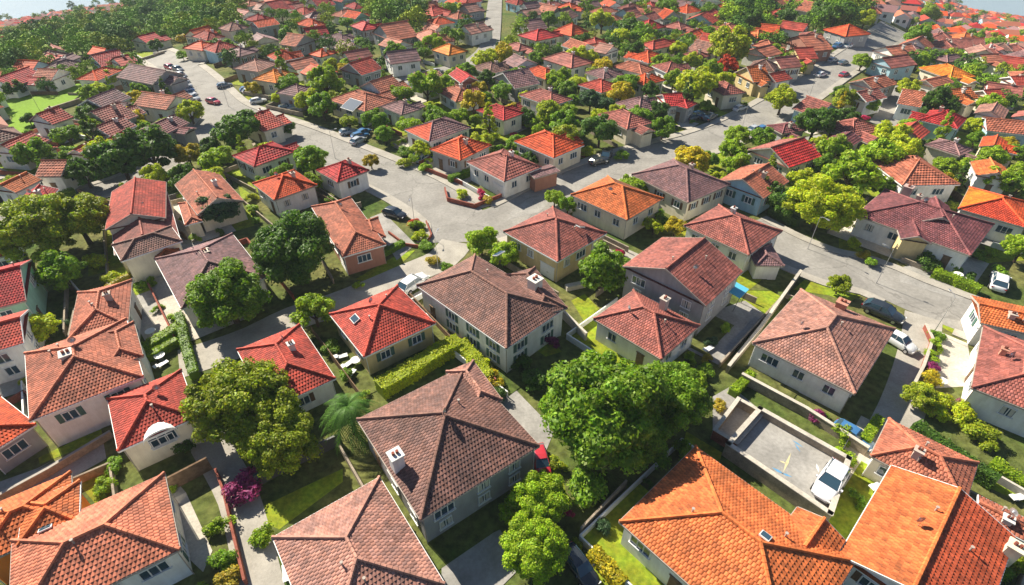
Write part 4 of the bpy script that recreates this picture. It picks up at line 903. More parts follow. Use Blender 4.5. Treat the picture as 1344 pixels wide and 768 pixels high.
# ------------------------------------------------------------------ walls, fences, hedges
def wall_line(name, cat, px, h, th, matn, label, reg=0, color=None, cap=None, world=None, z=0):
    P_ = np.array([G(*PP(reg, *q))[:2] for q in px]) if world is None else np.array(world)
    dense = [P_[0]]
    for a, b in zip(P_[:-1], P_[1:]):
        k = max(1, int(np.linalg.norm(b-a)/6))
        for i in range(1, k+1): dense.append(a+(b-a)*i/k)
    P_ = np.array(dense); N_ = normals(P_); L_, R_ = P_+N_*th/2, P_-N_*th/2; o = P_[0]
    def prof(mb, l, r, z0, z1):
        za, zb = TZ(l[:,0], l[:,1])+z, TZ(r[:,0], r[:,1])+z
        V = np.stack([np.column_stack([l, za+z0]), np.column_stack([l, za+z1]), np.column_stack([r, zb+z1]), np.column_stack([r, zb+z0])], 1).reshape(-1,3)
        V = V-np.array([o[0], o[1], 0]); k = len(l)
        mb.add(V, [(i*4+j, i*4+(j+1)%4, (i+1)*4+(j+1)%4, (i+1)*4+j) for i in range(k-1) for j in range(4)]); mb.poly(V[:4][::-1]); mb.poly(V[-4:])
    root = empty(name, (o[0], o[1], 0)); mb = MB(); prof(mb, L_, R_, -.4, h); mb.obj('panel', [matn], root, color=color)
    if cap: m2 = MB(); prof(m2, P_+N_*(th/2+.05), P_-N_*(th/2+.05), h+.002, h+.09); m2.obj('coping', [cap], root)
    c = P_[len(P_)//2]; tag(root, cat, label, None, (c[0], c[1], 0), (matn, cat)); return root
def hedge(px, h, w_, colr, label, reg=0, world=None):
    P_ = np.array([G(*PP(reg, *q))[:2] for q in px]) if world is None else np.array(world)
    o = P_[0]; mb = MB(); rs = np.random.default_rng(int(abs(o[0]*13))); 
    for a, b in zip(P_[:-1], P_[1:]):
        L_ = np.linalg.norm(b-a)
        if L_ < .05: continue
        d = (b-a)/L_; nn = np.array([-d[1], d[0]]); n = int(L_*(w_+2*h)*55); n = min(n, 16000)
        s = rs.uniform(0, w_+2*h, n); t = rs.uniform(-.02, L_+.02, n); lum = 1+.16*np.sin(t*2.1+s)+rs.normal(size=n)*.14
        off = np.where(s < h, -w_/2, np.where(s > h+w_, w_/2, s-h-w_/2)); zz = np.where(s < h, s, np.where(s > h+w_, 2*h+w_-s, h))
        bump = .07*np.sin(t*1.7+1)+.05*np.sin(t*4.3); zz = zz+np.where((s >= h) & (s <= h+w_), bump, 0); off = off*(1+bump*.6)+rs.normal(size=n)*.04
        nv = np.where((s < h)[:,None], np.array([-nn[0], -nn[1], .2]), np.where((s > h+w_)[:,None], np.array([nn[0], nn[1], .2]), np.array([0,0,1.0])))+rs.normal(size=(n,3))*.45
        nv /= np.linalg.norm(nv, axis=1)[:,None]; C = np.column_stack([a[0]+d[0]*t+nn[0]*off-o[0], a[1]+d[1]*t+nn[1]*off-o[1], zz+rs.normal(size=n)*.04])
        V, Fc = rot_quads(C, nv, .11, rs); g = np.clip(lum, .55, 1.5); mb.add(V, Fc, 0, np.stack([g*rs.uniform(.9,1.2,n), g, g*.8], 1))
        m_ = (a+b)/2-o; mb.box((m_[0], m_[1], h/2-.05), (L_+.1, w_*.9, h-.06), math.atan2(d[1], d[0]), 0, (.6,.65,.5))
    ob = mb.obj('hedge', ['leaf'], None, (o[0], o[1], tz(*o)), color=TC[colr]); c = P_[len(P_)//2]; tag(ob, 'hedge', label, None, (c[0], c[1], 0), (colr, 'hedge')); return ob
hedge([(500,518),(540,495),(588,464),(604,458)], 1.7, 2.0, 'lime', 'long clipped yellow-green hedge between the red hipped house and the large brown roof')
hedge([(604,458),(622,478),(640,505)], 1.5, 1.7, 'lime', 'short clipped yellow hedge running down to the golden bush')
hedge([(186,468),(212,452),(240,434)], 1.3, 1.3, 'light', 'clipped garden hedge behind the house terrace at left')
hedge([(238,420),(246,455),(258,498)], 1.3, 1.0, 'mid', 'narrow green hedge running down the edge of the left garden')
hedge([(183,480),(205,470),(235,452)], 1.1, .8, 'light', 'second low clipped hedge parallel to the garden hedge at left')
hedge([(590,240),(608,234),(622,228)], 1.3, 1.0, 'mid', 'green hedge in front of the corner house with the carport')
hedge([(1010,280),(1045,298)], 1.6, 1.2, 'dark', 'dark hedge behind the yellow-green street tree')
hedge([(1222,362),(1250,372),(1282,386)], 1.2, 1.4, 'light', 'clipped hedge along the pavement in front of the long bungalow')
hedge([(776,728),(795,748),(815,772)], 1.1, 1.2, 'yellow', 'golden yellow clipped hedge block by the parked black car at the bottom')
hedge([(1195,566),(1225,590),(1262,615),(1300,640)], 1.6, 1.2, 'dark', 'dark hedge on the shaded side of the yellow-green bank at right')
hedge([(1130,585),(1150,555)], 1.2, .9, 'light', 'short green hedge at the foot of the curved driveway')
hedge([(468,352),(500,338),(530,322)], .9, .9, 'mid', 'low hedge in front of the brick corner house')
hedge([(1298,610),(1344,640)], .9, 1.2, 'light', 'low hedge at the right edge below the dark hedge')
hedge([(1270,150),(1290,162)], 1, 1, 'dark', None); hedge([(960,520),(985,495)], 1, 1, 'light', 'small hedge by the steps above the walled terrace')
hedge([(60,268),(100,255)], 1.2, 1, 'mid', None); hedge([(700,190),(740,176)], 1.1, 1, 'lime', None); hedge([(118,400),(160,372),(188,360)], 1.0, .5, 'autumn', 'brown twiggy hedge fence between the green lawn and mauve house')
W = wall_line
W('garden_wall','wall',[(265,340),(640,210)],1.0,.25,'stonewall',None,1,cap='walk'); 
W('garden_wall','wall',[(230,0),(470,130),(700,280)],1.2,.3,'stonewall','long pale retaining wall below the white hipped house at right',9,cap='pale')
W('garden_wall','wall',[(180,710),(300,560),(450,350)],1.1,.28,'stonewall','tan boundary wall running down beside the pink-brown hipped house',6,cap='pale')
W('garden_wall','wall',[(915,545),(940,600),(905,700),(870,768)],.8,.22,'brick','curved pinkish wall on the outer edge of the driveway',6,cap='pale')
W('garden_wall','wall',[(820,350),(850,430),(880,560),(930,768)],.9,.22,'brick','red brick edged wall beside the bottom left lane',7)
W('garden_wall','wall',[(970,395),(1130,310),(1290,235)],1.6,.22,'darkmetal','tall grey wall right of the purple-leaved bush',7)
W('garden_wall','wall',[(640,415),(800,330)],1.8,.2,'wood','slatted carport wall above the white courtyard',7)
W('garden_wall','wall',[(410,30),(420,70),(520,95),(610,60),(700,20)],.8,.25,'brick','low red brick wall round the flower bed at the intersection',5)
W('garden_wall','wall',[(200,190),(260,235),(330,245),(360,200),(340,150)],.5,.2,'brick','low curved brick edging round the corner flower bed',5)
W('garden_wall','wall',[(430,420),(600,310),(640,380)],.8,.2,'white',None,4); W('garden_wall','wall',[(270,380),(490,640)],1.1,.2,'white','white garden wall beside the terrace right of the terracotta roof at left',4)
W('garden_wall','wall',[(690,570),(745,720)],1.0,.2,'stonewall','tan wall along the lane right of the left garden hedge',4)
W('garden_wall','wall',[(0,460),(200,350),(430,210)],.9,.2,'stonewall','pale wall along the shaded driveway at lower left',7,cap='walk'); W('garden_wall','wall',[(280,430),(430,590),(560,620)],.9,.15,'wood','timber fence beside the yellow-walled red house',5)
W('garden_wall','wall',[(920,580),(1010,485),(1090,400)],1.2,.18,'stonewall','grey garden wall between the bottom driveway and hedge lawn',8)
W('garden_wall','wall',[(1110,330),(1301,440)],.9,.25,'pale',None,9); W('garden_wall','wall',[(300,45),(620,165),(700,215)],1.2,.2,'wood','timber fence across the left gardens under the wide olive tree',4)
W('timber_fence','fence',[(835,490),(935,590)],1.3,.3,'pale','white blossom-topped fence right of the central brown roof',5); W('timber_fence','fence',[(520,660),(600,760)],1.2,.15,'brick','reddish fence at the lower end of the clipped hedge',5)
W('garden_wall','wall',[(860,400),(930,385)],.7,.8,'pale','short thick sandstone wall beside the small triangular lawn',5)
W('garden_wall','wall',[(985,565),(1035,650)],.6,.6,'stonewall',None,1)
W('field_wall','wall',[(0,390),(90,355),(330,300)],1.0,.5,'stonewall','long stone wall along the top of the bright green field',1)
W('field_wall','wall',[(180,440),(320,395)],1.0,.4,'stonewall','stone wall at the bottom right corner of the bright green field',1)

# ------------------------------------------------------------------ walled parking terrace
def terrace():
    P4 = [GP(*q, 1.3) for q in [(997,543),(1108,606),(1085,674),(958,587)]]
    c = sum(P4)/4; root = empty('parking_terrace', (c[0], c[1], 0)); q = [np.array([*(p-c), 0]) for p in P4]
    m = MB(); V = [p+(0,0,-.6) for p in q]+[p+(0,0,1.0) for p in q]
    m.add(V, [(4,5,6,7),(0,1,5,4),(1,2,6,5),(2,3,7,6),(3,0,4,7)]); m.obj('deck', ['concrete'], root)
    for i in range(4):
        a, b = q[i], q[(i+1)%4]; d = (b-a)/np.linalg.norm(b-a); n = np.array([-d[1], d[0], 0]); m_ = (a+b)/2+n*(.18)
        w_ = MB(); w_.box((m_[0], m_[1], .55), (np.linalg.norm(b-a)+.70, .35, 2.5), math.atan2(d[1], d[0])); w_.obj('parapet', ['stonewall'], root)
        cp_ = MB(); cp_.box((m_[0], m_[1], 1.86), (np.linalg.norm(b-a)+.83, .48, .1), math.atan2(d[1], d[0])); cp_.obj('coping', ['pale'], root)
    # faded floor markings on the deck
    mk = [((428,222),(470,250),.10,'cloth'),((438,235),(460,268),.09,'cloth'),((352,325),(400,352),.16,'cloth'),((385,345),(430,362),.12,'cloth'),((425,270),(395,345),.13,'mark'),((380,300),(410,312),.10,'mark'),((520,310),(530,345),.12,'white'),((345,345),(375,368),.1,'mark2')]
    for a, b, w_, mm in mk:
        A = GP(*PP(9,*a), 1.0)-c; B = GP(*PP(9,*b), 1.0)-c; d = (B-A)/np.linalg.norm(B-A); n = np.array([-d[1], d[0]])*w_
        s = MB(); s.add([(*(A), 1.006), (*((A+B)/2+n), 1.006), (*B, 1.006), (*((A+B)/2-n), 1.006)], [(3,2,1,0)]); s.obj('floor_marking', ['plain'], root, color={'cloth':(.12,.3,.5),'mark':(.6,.52,.3),'white':(.7,.7,.68),'mark2':(.5,.2,.15)}[mm])
    tag(root, 'parking terrace', 'walled grey concrete parking terrace with a white car on it', None, (c[0], c[1], 1))
    P4 = [GP(*q_, .9) for q_ in [(968,527),(1000,545),(965,585),(937,568)]]; c2 = sum(P4)/4; r2 = empty('walled_yard', (c2[0], c2[1], 0)); q = [np.array([*(p-c2), 0]) for p in P4]
    m = MB(); m.add([p+(0,0,.3) for p in q], [(0,1,2,3)]); m.obj('floor', ['pale'], r2)
    for i in range(4):
        a, b = q[i], q[(i+1)%4]; d = (b-a)/np.linalg.norm(b-a); m_ = (a+b)/2
        w_ = MB(); w_.box((m_[0], m_[1], .55), (np.linalg.norm(b-a)+.2, .3, 1.5+.02*i), math.atan2(d[1], d[0])); w_.obj('parapet', ['brick' if i == 2 else 'stonewall'], r2)
        w_ = MB(); w_.box((m_[0], m_[1], 1.36+.02*i), (np.linalg.norm(b-a)+.3, .4, .08), math.atan2(d[1], d[0])); w_.obj('coping', ['pale'], r2)
    tag(r2, 'walled yard', 'small walled yard with a red outer side left of the parking terrace', None, (c2[0], c2[1], 1))
terrace()

# ------------------------------------------------------------------ cars
def car_meshes():
    Lh = 2.2
    st = [(-2.22,.38,.60,.50),(-2.17,.28,.78,.66),(-2.05,.23,.90,.78),(-1.7,.20,.96,.86),(-.8,.18,.97,.90),(.5,.18,.95,.90),(1.1,.20,.90,.88),(1.6,.22,.82,.84),(1.95,.25,.72,.76),(2.13,.30,.62,.62),(2.2,.38,.54,.48)]
    def ring(x, zl, zt, hw):
        return [(x,-hw*.92,zl),(x,-hw,zl+.15),(x,-hw,zl+(zt-zl)*.62),(x,-hw*.93,zt-.05),(x,-hw*.80,zt),(x,hw*.80,zt),(x,hw*.93,zt-.05),(x,hw,zl+(zt-zl)*.62),(x,hw,zl+.15),(x,hw*.92,zl)]
    b = MB(); V = [p for s in st for p in ring(*s)]; n = 10
    b.add(V, [(i*n+j, (i+1)*n+j, (i+1)*n+(j+1)%n, i*n+(j+1)%n) for i in range(len(st)-1) for j in range(n)]); b.poly(V[:n]); b.poly(V[-n:][::-1])
    cs = [(-2.0,.93,.78),(-1.45,1.36,.66),(-.3,1.46,.66),(.25,1.42,.66),(1.0,.92,.78)]
    g = MB(); V = []
    for x, z, hw in cs: V += [(x,-max(hw,.78)*1.0,.92),(x,-hw,z),(x,hw,z),(x,max(hw,.78),.92)]
    g.add(V, [(i*4+j, (i+1)*4+j, (i+1)*4+j+1, i*4+j+1) for i in range(4) for j in range(3)])
    r = MB(); rp = [(-1.5,1.385,.60),(-.7,1.455,.63),(-.3,1.485,.64),(.0,1.475,.64),(.28,1.445,.61)]; V = []
    for x, z, hw in rp: V += [(x,-hw,z-.03),(x,-hw*.8,z),(x,hw*.8,z),(x,hw,z-.03)]
    r.add(V, [(i*4+j, (i+1)*4+j, (i+1)*4+j+1, i*4+j+1) for i in range(4) for j in range(3)])
    for s in (-1,1):
        for (x0,z0_,x1,z1_) in ((-1.97,.95,-1.46,1.36),(-.35,.95,-.33,1.44),(.98,.94,.27,1.42)):
            r.tube([(x0,s*.80,z0_),(x1,s*.665,z1_)], .035, 4)
        r.box((.75,s*.98,.98),(.16,.16,.12))
    t = MB(); t.tube([(0,-.11,0),(0,.11,0)], .32, 18); rim = MB(); rim.tube([(0,-.125,0),(0,.125,0)], .19, 10)
    hl = MB(); hl.box((0,0,0),(.12,.34,.13)); 
    return b.mesh('body',['paint'],True), g.mesh('windows',['glass']), r.mesh('roof_panel',['paint']), t.mesh('tyre',['rubber']), rim.mesh('rim',['alloy']), hl.mesh('headlight',['lamp']), hl.mesh('tail_light',['redlamp'])
CM = car_meshes()
def car(rear, front, color, label=None, reg=0, group=None, suv=False, zb=0, cat='car', world=None):
    if world is None:
        a = GP(*PP(reg, *rear), zb+.6) if zb else G(*PP(reg, *rear), .6)[:2]; b = GP(*PP(reg, *front), zb+.6) if zb else G(*PP(reg, *front), .6)[:2]
        c = (a+b)/2; d = b-a; L_ = np.clip(np.linalg.norm(d), 4.0, 5.0); ang = math.atan2(d[1], d[0])
    else: c, ang, L_ = np.array(world[:2]), world[2], 4.6
    s = L_/4.4; root = empty('parked_car', (c[0], c[1], tz(*c)+zb+(.05 if zb == 0 else 0)), ang); root.scale = (s, s*.97, s*(1.18 if suv else 1.0))
    place(CM[0], 'body', root, color=color); place(CM[1], 'windows', root); place(CM[2], 'roof_panel', root, color=color)
    for x in (-1.35,1.35):
        for y in (-.82,.82):
            w_ = place(CM[3], 'wheel', root, (x,y,.32)); place(CM[4], 'rim', w_)
    for y in (-.6,.6): place(CM[5], 'headlight', root, (2.10,y,.56)); place(CM[6], 'tail_light', root, (-2.12,y,.72))
    cn = 'white' if min(color) > .5 else ('black' if max(color) < .06 else ('red' if color[0] > 2*color[2] else ('blue' if color[2] > 1.3*color[0] else 'silver')))
    tag(root, cat, label, group, (c[0], c[1], 0), (cn, 'car')); return root
WH, BK, SV, RD, BL, GY = (.72,.72,.72), (.02,.025,.03), (.42,.44,.46), (.45,.03,.05), (.05,.16,.35), (.15,.16,.18)
car((1128,396),(1192,424), BK, 'black saloon car parked behind the pink-brown hipped house')
car((1166,440),(1196,458), WH, 'white off-road car half hidden by the pink-brown roof corner', suv=True)
car((1108,604),(1072,660), (.75,.73,.76), 'white and purplish car parked on the walled concrete terrace', zb=1.0)
car((707,594),(713,617), RD, 'small red car in the shade beside the large brown roof')
car((750,728),(772,758), BK, 'black car with white roof reflection by the golden hedge at the bottom edge')
car((1309,388),(1313,352), WH, 'white car parked nose out at the right edge beside the long bungalow')
car((524,384),(560,360), WH, 'white car parked at an angle on the lane behind the central brown roof')
car((504,276),(532,284), BK, 'dark saloon in the driveway of the brick corner house')
car((1112,566),(1128,576), BL, 'blue car in the shaded yard under the white hipped house'); car((800,196),(790,215), BK, 'black car in the yard of the bright orange-red house')
car((462,188),(478,180), SV, 'silver car in the drive of the mauve house by the street bend'); car((470,176),(484,170), BL, None)
car((548,212),(562,202), WH, 'white car in front of the orange and dark hipped house')
for i, (x, y) in enumerate([(690,268),(702,290),(712,310),(720,328),(728,345),(735,360),(748,378),(660,262),(826,392)]):
    px, py = PP(1, x, y); car((px-5,py-1),(px+5,py+1), [GY,SV,WH,SV,BL,WH,SV,RD,RD][i], None, group='cars parked along the main street')
for i, (x, y) in enumerate([(620,180),(640,172),(660,180),(600,235),(580,225),(640,245),(555,290),(645,290),(240,420),(120,455),(300,500),(330,500),(370,505),(60,455)]):
    px, py = PP(3, x, y); car((px-5,py+1),(px+5,py-2), [BL,GY,WH,SV,BK,GY,WH,RD,WH,BK,SV,BL,SV,GY][i], None, group='cars parked along the right main road')
for (x, y, c_) in [(960,345,BL),(970,352,SV),(1130,408,BL),(1110,415,BK),(1145,415,SV),(870,330,GY),(1250,400,GY),(330,460,BL),(405,662,WH),(680,560,GY),(1000,390,WH)]:
    px, py = PP(1, x, y); car((px-6,py+1),(px+6,py-1), c_, None)
for (x, y, c_) in [(95,520,BL),(50,505,SV),(330,600,BK),(400,600,GY),(700,640,SV),(300,330,WH),(1010,620,BK),(1090,380,SV),(1100,270,WH),(390,275,SV),(720,215,WH)]:
    px, py = PP(2, x, y); car((px-7,py+1),(px+7,py-2), c_, None)
car((905,150),(930,152), BL, None); car((925,158),(938,150), BK, None); car((1230,170),(1245,180), BL, None)

# ------------------------------------------------------------------ street lamps, poles, signs, garden furniture
def lamp(px, py, top, label=None):
    g = G(px, py); x, y = g[0], g[1]; t = G(top[0], top[1], 5.5); root = empty('street_lamp', (x, y, tz(x, y)), rnd.uniform(0,6))
    m = MB(); m.tube([(0,0,0),(0,0,.6),(0,0,5.6)], [.07,.05,.035], 6); m.obj('pole', ['alloy'], root)
    m = MB(); m.tube([(0,0,5.5),(.4,0,5.75),(1.1,0,5.8)], .025, 5); m.obj('arm', ['alloy'], root); m = MB(); m.box((1.25,0,5.78),(.45,.16,.07)); o = m.obj('lamp_head', ['alloy'], root); m = MB(); m.box((1.25,0,5.72),(.45,.16,.04)); m.obj('lens', ['lamp'], o)
    tag(root, 'street lamp', label, None, (x, y, 0))
for a in [((1060,327),(1070,300)),((974,168),(978,150)),((1225,437),(1232,415)),((545,300),(545,275)),((300,140),(300,120)),((440,208),(440,190)),((640,100),(642,80)),((1062,128),(1062,112)),((575,352),(575,332)),((1150,372),(1150,350)),((52,145),(45,133))]: lamp(a[0][0], a[0][1], a[1])
def lounger(px, py, ang, col=(.75,.75,.74)):
    g = G(px, py); root = empty('garden_chair', (g[0], g[1], 0), ang)
    m = MB(); m.box((0,0,.35),(1.2,.6,.07)); m.obj('seat', ['plain'], root, color=col); m = MB(); m.box((-.75,0,.55),(.5,.6,.07)); o = m.obj('backrest', ['plain'], root, (0,0,0), color=col)
    for x in (-.5,.5):
        for y in (-.25,.25): l = MB(); l.tube([(x,y,0),(x,y,.35)], .03, 5); l.obj('leg', ['alloy'], root)
    tag(root, 'garden chair', None, None, (g[0], g[1], 0))
for a in [(450,470,.4),(458,480,.9),(462,492,1.2),(1245,362,.3),(1262,368,.5),(1150,640,.4),(205,470,.2),(215,480,1.0),(377,752,2),(566,415,.6),(930,460,.6),(1335,655,.2)]: lounger(*a)
def drum_table(px, py):
    g = G(px, py); root = empty('garden_table', (g[0], g[1], 0)); m = MB(); m.tube([(0,0,.68),(0,0,.74)], .6, 14); m.obj('tabletop', ['white'], root)
    m = MB(); m.tube([(0,0,0),(0,0,.7)], .06, 8); m.obj('leg', ['alloy'], root); m = MB(); m.tube([(0,0,0),(0,0,.05)], .3, 10); m.obj('base', ['alloy'], root); tag(root, 'garden table', None, None, (g[0], g[1], 0))
for a in [(468,478),(212,472),(1232,505),(572,408),(1255,365),(200,440)]: drum_table(*a)
# ------------------------------------------------------------------ the rows of houses and trees beyond, filled in on the ground
def clear(x, y, r, pad=0):
    for (cx, cy, a, l1, l2) in HR:
        dx, dy = x-cx, y-cy; u = dx*math.cos(a)+dy*math.sin(a); v = -dx*math.sin(a)+dy*math.cos(a)
        if abs(u) < l1/2+r and abs(v) < l2/2+r: return False
    return True
def inpoly(p, poly):
    c = False; j = len(poly)-1
    for i in range(len(poly)):
        if (poly[i][1] > p[1]) != (poly[j][1] > p[1]) and p[0] < (poly[j][0]-poly[i][0])*(p[1]-poly[i][1])/(poly[j][1]-poly[i][1])+poly[i][0]: c = not c
        j = i
    return c
NOHOUSE = [[PP(1,*q) for q in pl] for pl in ([(0,180),(100,140),(330,60),(430,90),(560,0),(950,0),(900,130),(640,150),(480,215),(330,215),(250,200),(80,290),(0,300)], [(0,385),(340,300),(345,480),(250,545),(120,620),(0,690)])]+\
  [[(470,0),(560,0),(555,40),(500,35)],[(1070,0),(1125,0),(1125,38),(1060,38)],[(950,8),(1010,8),(1010,40),(950,40)]]
rs = np.random.default_rng(11); FH = []; n_ind = 0; far_boxes = []
def vis_px(x, y, z=2):
    px, py, dz = PX(x, y, z+tz(x,y)); return px, py
cand = []
for band in range(0, 1):
    ang0 = R(38)
    for i in range(-75, 75):
        for j in range(-20, 95):
            sx, sy = 9.9, 11.2
            x = (i*sx)*math.cos(ang0)-(j*sy)*math.sin(ang0)+rs.uniform(-2.2,2.2); y = (i*sx)*math.sin(ang0)+(j*sy)*math.cos(ang0)+rs.uniform(-2.2,2.2)
            if y < 55: continue
            px, py = vis_px(x, y)
            if not (-150 < px < 1500 and -12 < py < 330): continue
            if py > 200 and 60 < px < 1290: continue
            cand.append((np.hypot(x, y), x, y, px, py))
cand.sort()
pal = ['terra','redbrown','red','orangered','crimson','brown','red','terra','redbrown','pinkbrown','mauve','mauve','orangered','terra']
for (d, x, y, px, py) in cand:
    if tz(x, y) < -84: continue
    if any(inpoly((px, py), pl) for pl in NOHOUSE): continue
    if near_road(x, y, 5.0): continue
    if not clear(x, y, 3.7): continue
    if any(math.hypot(x-a, y-b) < r+1.8 for a, b, r in TREES): continue
    k = rs.uniform()
    if k < .03: continue
    ang = R(38)+rs.choice([0, math.pi/2])+rs.normal()*.16+(x/400 if x > 0 else -x/300)
    l1 = rs.uniform(5.6, 7.9); l2 = rs.uniform(6.4, 9.4)
    FH.append((x, y, ang, l1, l2, rs.choice(pal), rs.choice(['hip','hip','gx','gy']), rs.choice(['white','cream','white','skyblue','white','grey']), rs.uniform(.4,.52), rs.uniform(2.6,3.5)))
    HR.append((x, y, ang, l1, l2))
FH.sort(key=lambda q: not (-15 < vis_px(q[0], q[1])[0] < 1360))
NIND = 300-len(HOUSES)
pool = {}
def far_house(q, idx):
    x, y, ang, l1, l2, rc_, kd, wc_, tp, h = q; v = (kd, idx % 5)
    if v not in pool:
        before = set(bpy.data.objects)
        r, X, hx, hy, rz = make_house(1000+idx, (x, y), ang, l1, l2, tz(x, y), kd, tp, rc_, h, wc_, '', dict(group='houses in the far rows', sides=['front','right','left'], low=-3), lod=(1 if math.hypot(x, y) < 150 else 2))
        HR.pop(); pool[v] = r; return
    src = pool[v]; r = src.copy(); COL.objects.link(r); r.location = (x, y, tz(x, y)); r.rotation_euler = (0,0,ang); r.scale = (rs.uniform(.9,1.1),)*2+(rs.uniform(.9,1.12),)
    cr_ = np.array(ROOFC[rc_])*rs.uniform(.9,1.1); cw = np.array(WALLC[wc_])
    for ch in src.children:
        c = ch.copy(); COL.objects.link(c); c.parent = r
        if ch.name.startswith('roof'): c.color = (*cr_, 1)
        if ch.name.startswith('wall'): c.color = (*cw, 1)
        for g in ch.children:
            e = g.copy(); COL.objects.link(e); e.parent = c
    tag(r, 'house', None, 'houses in the far rows', (x, y, tz(x, y)), (rc_, kd))
for idx, q in enumerate(FH[:NIND]): far_house(q, idx)
# beyond the nearest three hundred: one merged far town
mbr = MB()
for (x, y, ang, l1, l2, rc_, kd, wc_, tp, h) in FH[NIND:]:
    z = tz(x, y); cs, sn = math.cos(ang), math.sin(ang); T = lambda a, b, c: (x+a*cs-b*sn, y+a*sn+b*cs, z+c)
    hx, hy = l1/2, l2/2; c = np.array(ROOFC[rc_])*rs.uniform(.85,1.1); w_ = WALLC[wc_]
    V = [T(-hx,-hy,h),T(hx,-hy,h),T(hx,hy,h),T(-hx,hy,h)]; ri = (0 if kd != 'hip' else min(hx,hy)*.8); rzz = h+hx*tp
    V += [T(0,-hy+ri,rzz),T(0,hy-ri,rzz)]; 
    for fc in [(1,2,5,4),(3,0,4,5)]: mbr.poly([V[i] for i in fc], 0, c*rs.uniform(.9,1.1))
    for fc in [(0,1,4),(2,3,5)]: mbr.poly([V[i] for i in fc], 0, c if kd == 'hip' else w_)
    k = .92; W4 = [(-hx*k,-hy*k),(hx*k,-hy*k),(hx*k,hy*k),(-hx*k,hy*k)]
    for i in range(4):
        a, b = W4[i], W4[(i+1)%4]; mbr.poly([T(*a,-5),T(*b,-5),T(*b,h-.01),T(*a,h-.01)], 0, w_)
        m0 = ((a[0]+b[0])/2, (a[1]+b[1])/2); n = np.array([b[1]-a[1], a[0]-b[0]]); n = n/np.linalg.norm(n)*.04; e = (np.array(b)-np.array(a)); e = e/np.linalg.norm(e)*.6
        for s in (-2,2):
            p = np.array(m0)+n+e*s; mbr.poly([T(*(p-e),1),T(*(p+e),1),T(*(p+e),2.2),T(*(p-e),2.2)], 0, (.05,.06,.07))
if mbr.n: mbr.obj('distant_houses', ['farhouse' if False else mat('far_town', (1,1,1), .85, None, .1, use_attr=True)])['kind'] = 'stuff'
# trees between the houses, individuals first
ft = []
wood_ = lambda a, b: any(inpoly((a, b), pl) for pl in [NOHOUSE[0]]+NOHOUSE[2:])
for k in range(30000):
    px = rs.uniform(-15, 1360); py = rs.uniform(-5, 250)**1.0
    if rs.uniform() > (.75 if wood_(px,py) else (.09 if py > 60 else .14)): continue
    g = G(px, py, 2)
    if g is None or g[2] < -100: continue
    x, y = g[0], g[1]; wood = g[2] < -82 or any(inpoly((px, py), pl) for pl in [NOHOUSE[0]]+NOHOUSE[2:]); field = inpoly((px, py), NOHOUSE[1]) or (wood and px < 175 and py < 35+.0*px and py > 12 and False)
    if field: continue
    if wood and px < 210 and (abs(py-(52-.2*px)) < 3.5 or abs(py-(82-.22*px)) < 4.5): continue
    Rr = rs.uniform(1.4, 3.3)*(1.55 if wood else 1)*(1.0 if y < 330 else 1.25)
    if near_road(x, y, Rr*.8+2.6) or not clear(x, y, Rr*.25): continue
    if any(abs(x-a) < 12 and abs(y-b) < 12 and math.hypot(x-a, y-b) < (r+Rr)*(.85 if not wood else .55) for a, b, r in TREES): continue
    TREES.append((x, y, Rr)); ft.append((np.hypot(x, y), x, y, Rr, wood))
    if len(ft) > 1900: break
ft.sort(); nind = 300-len(TL)-9
cols_ = ['dark','mid','light','light','olive','lime','dark','mid','lime','mid','light','yellow']
for (d, x, y, Rr, wood) in ft[:nind]:
    tree(0, 0, 0, rs.choice(['dark','dark','mid','light','olive'] if wood else cols_), None, 'cone' if rs.uniform() < .08 else 'round', (x, y), 'trees between the far houses', 'mid' if wood else None, Rr); TREES.pop()
if len(ft) > nind:
    mb = MB(); pr = []
    for i in range(4):
        me = crown_mesh('crown', 20, .34, 1000, .085, .95, 80+i); co = np.zeros(len(me.vertices)*3); me.vertices.foreach_get('co', co); co = co.reshape(-1,3)
        n4 = 1000*4; pr.append(co[:n4])
    for n_, (d, x, y, Rr, wood) in enumerate(ft[nind:]):
        co = pr[n_ % 4]
        a = rs.uniform(0,6.28); cs, sn = math.cos(a), math.sin(a); V = np.column_stack([(co[:,0]*cs-co[:,1]*sn), co[:,0]*sn+co[:,1]*cs, co[:,2]+1.0])*Rr*1.05+np.array([x, y, tz(x,y)])
        c = np.array(TC[rs.choice(['dark','mid','olive','mid','light'])])*rs.uniform(.8,1.2); kk = len(V)//4
        mb.add(V, np.arange(kk*4).reshape(-1,4), 0, c*rs.uniform(.7,1.3,(kk,1)))
        mb.tube([(x,y,tz(x,y)-1),(x,y,tz(x,y)+Rr)], .2, 4, 0, (.08,.06,.04))
    mb.obj('distant_woods', [mat('far_leaf', (1,1,1), .7, None, .1, use_attr=True)])['kind'] = 'stuff'
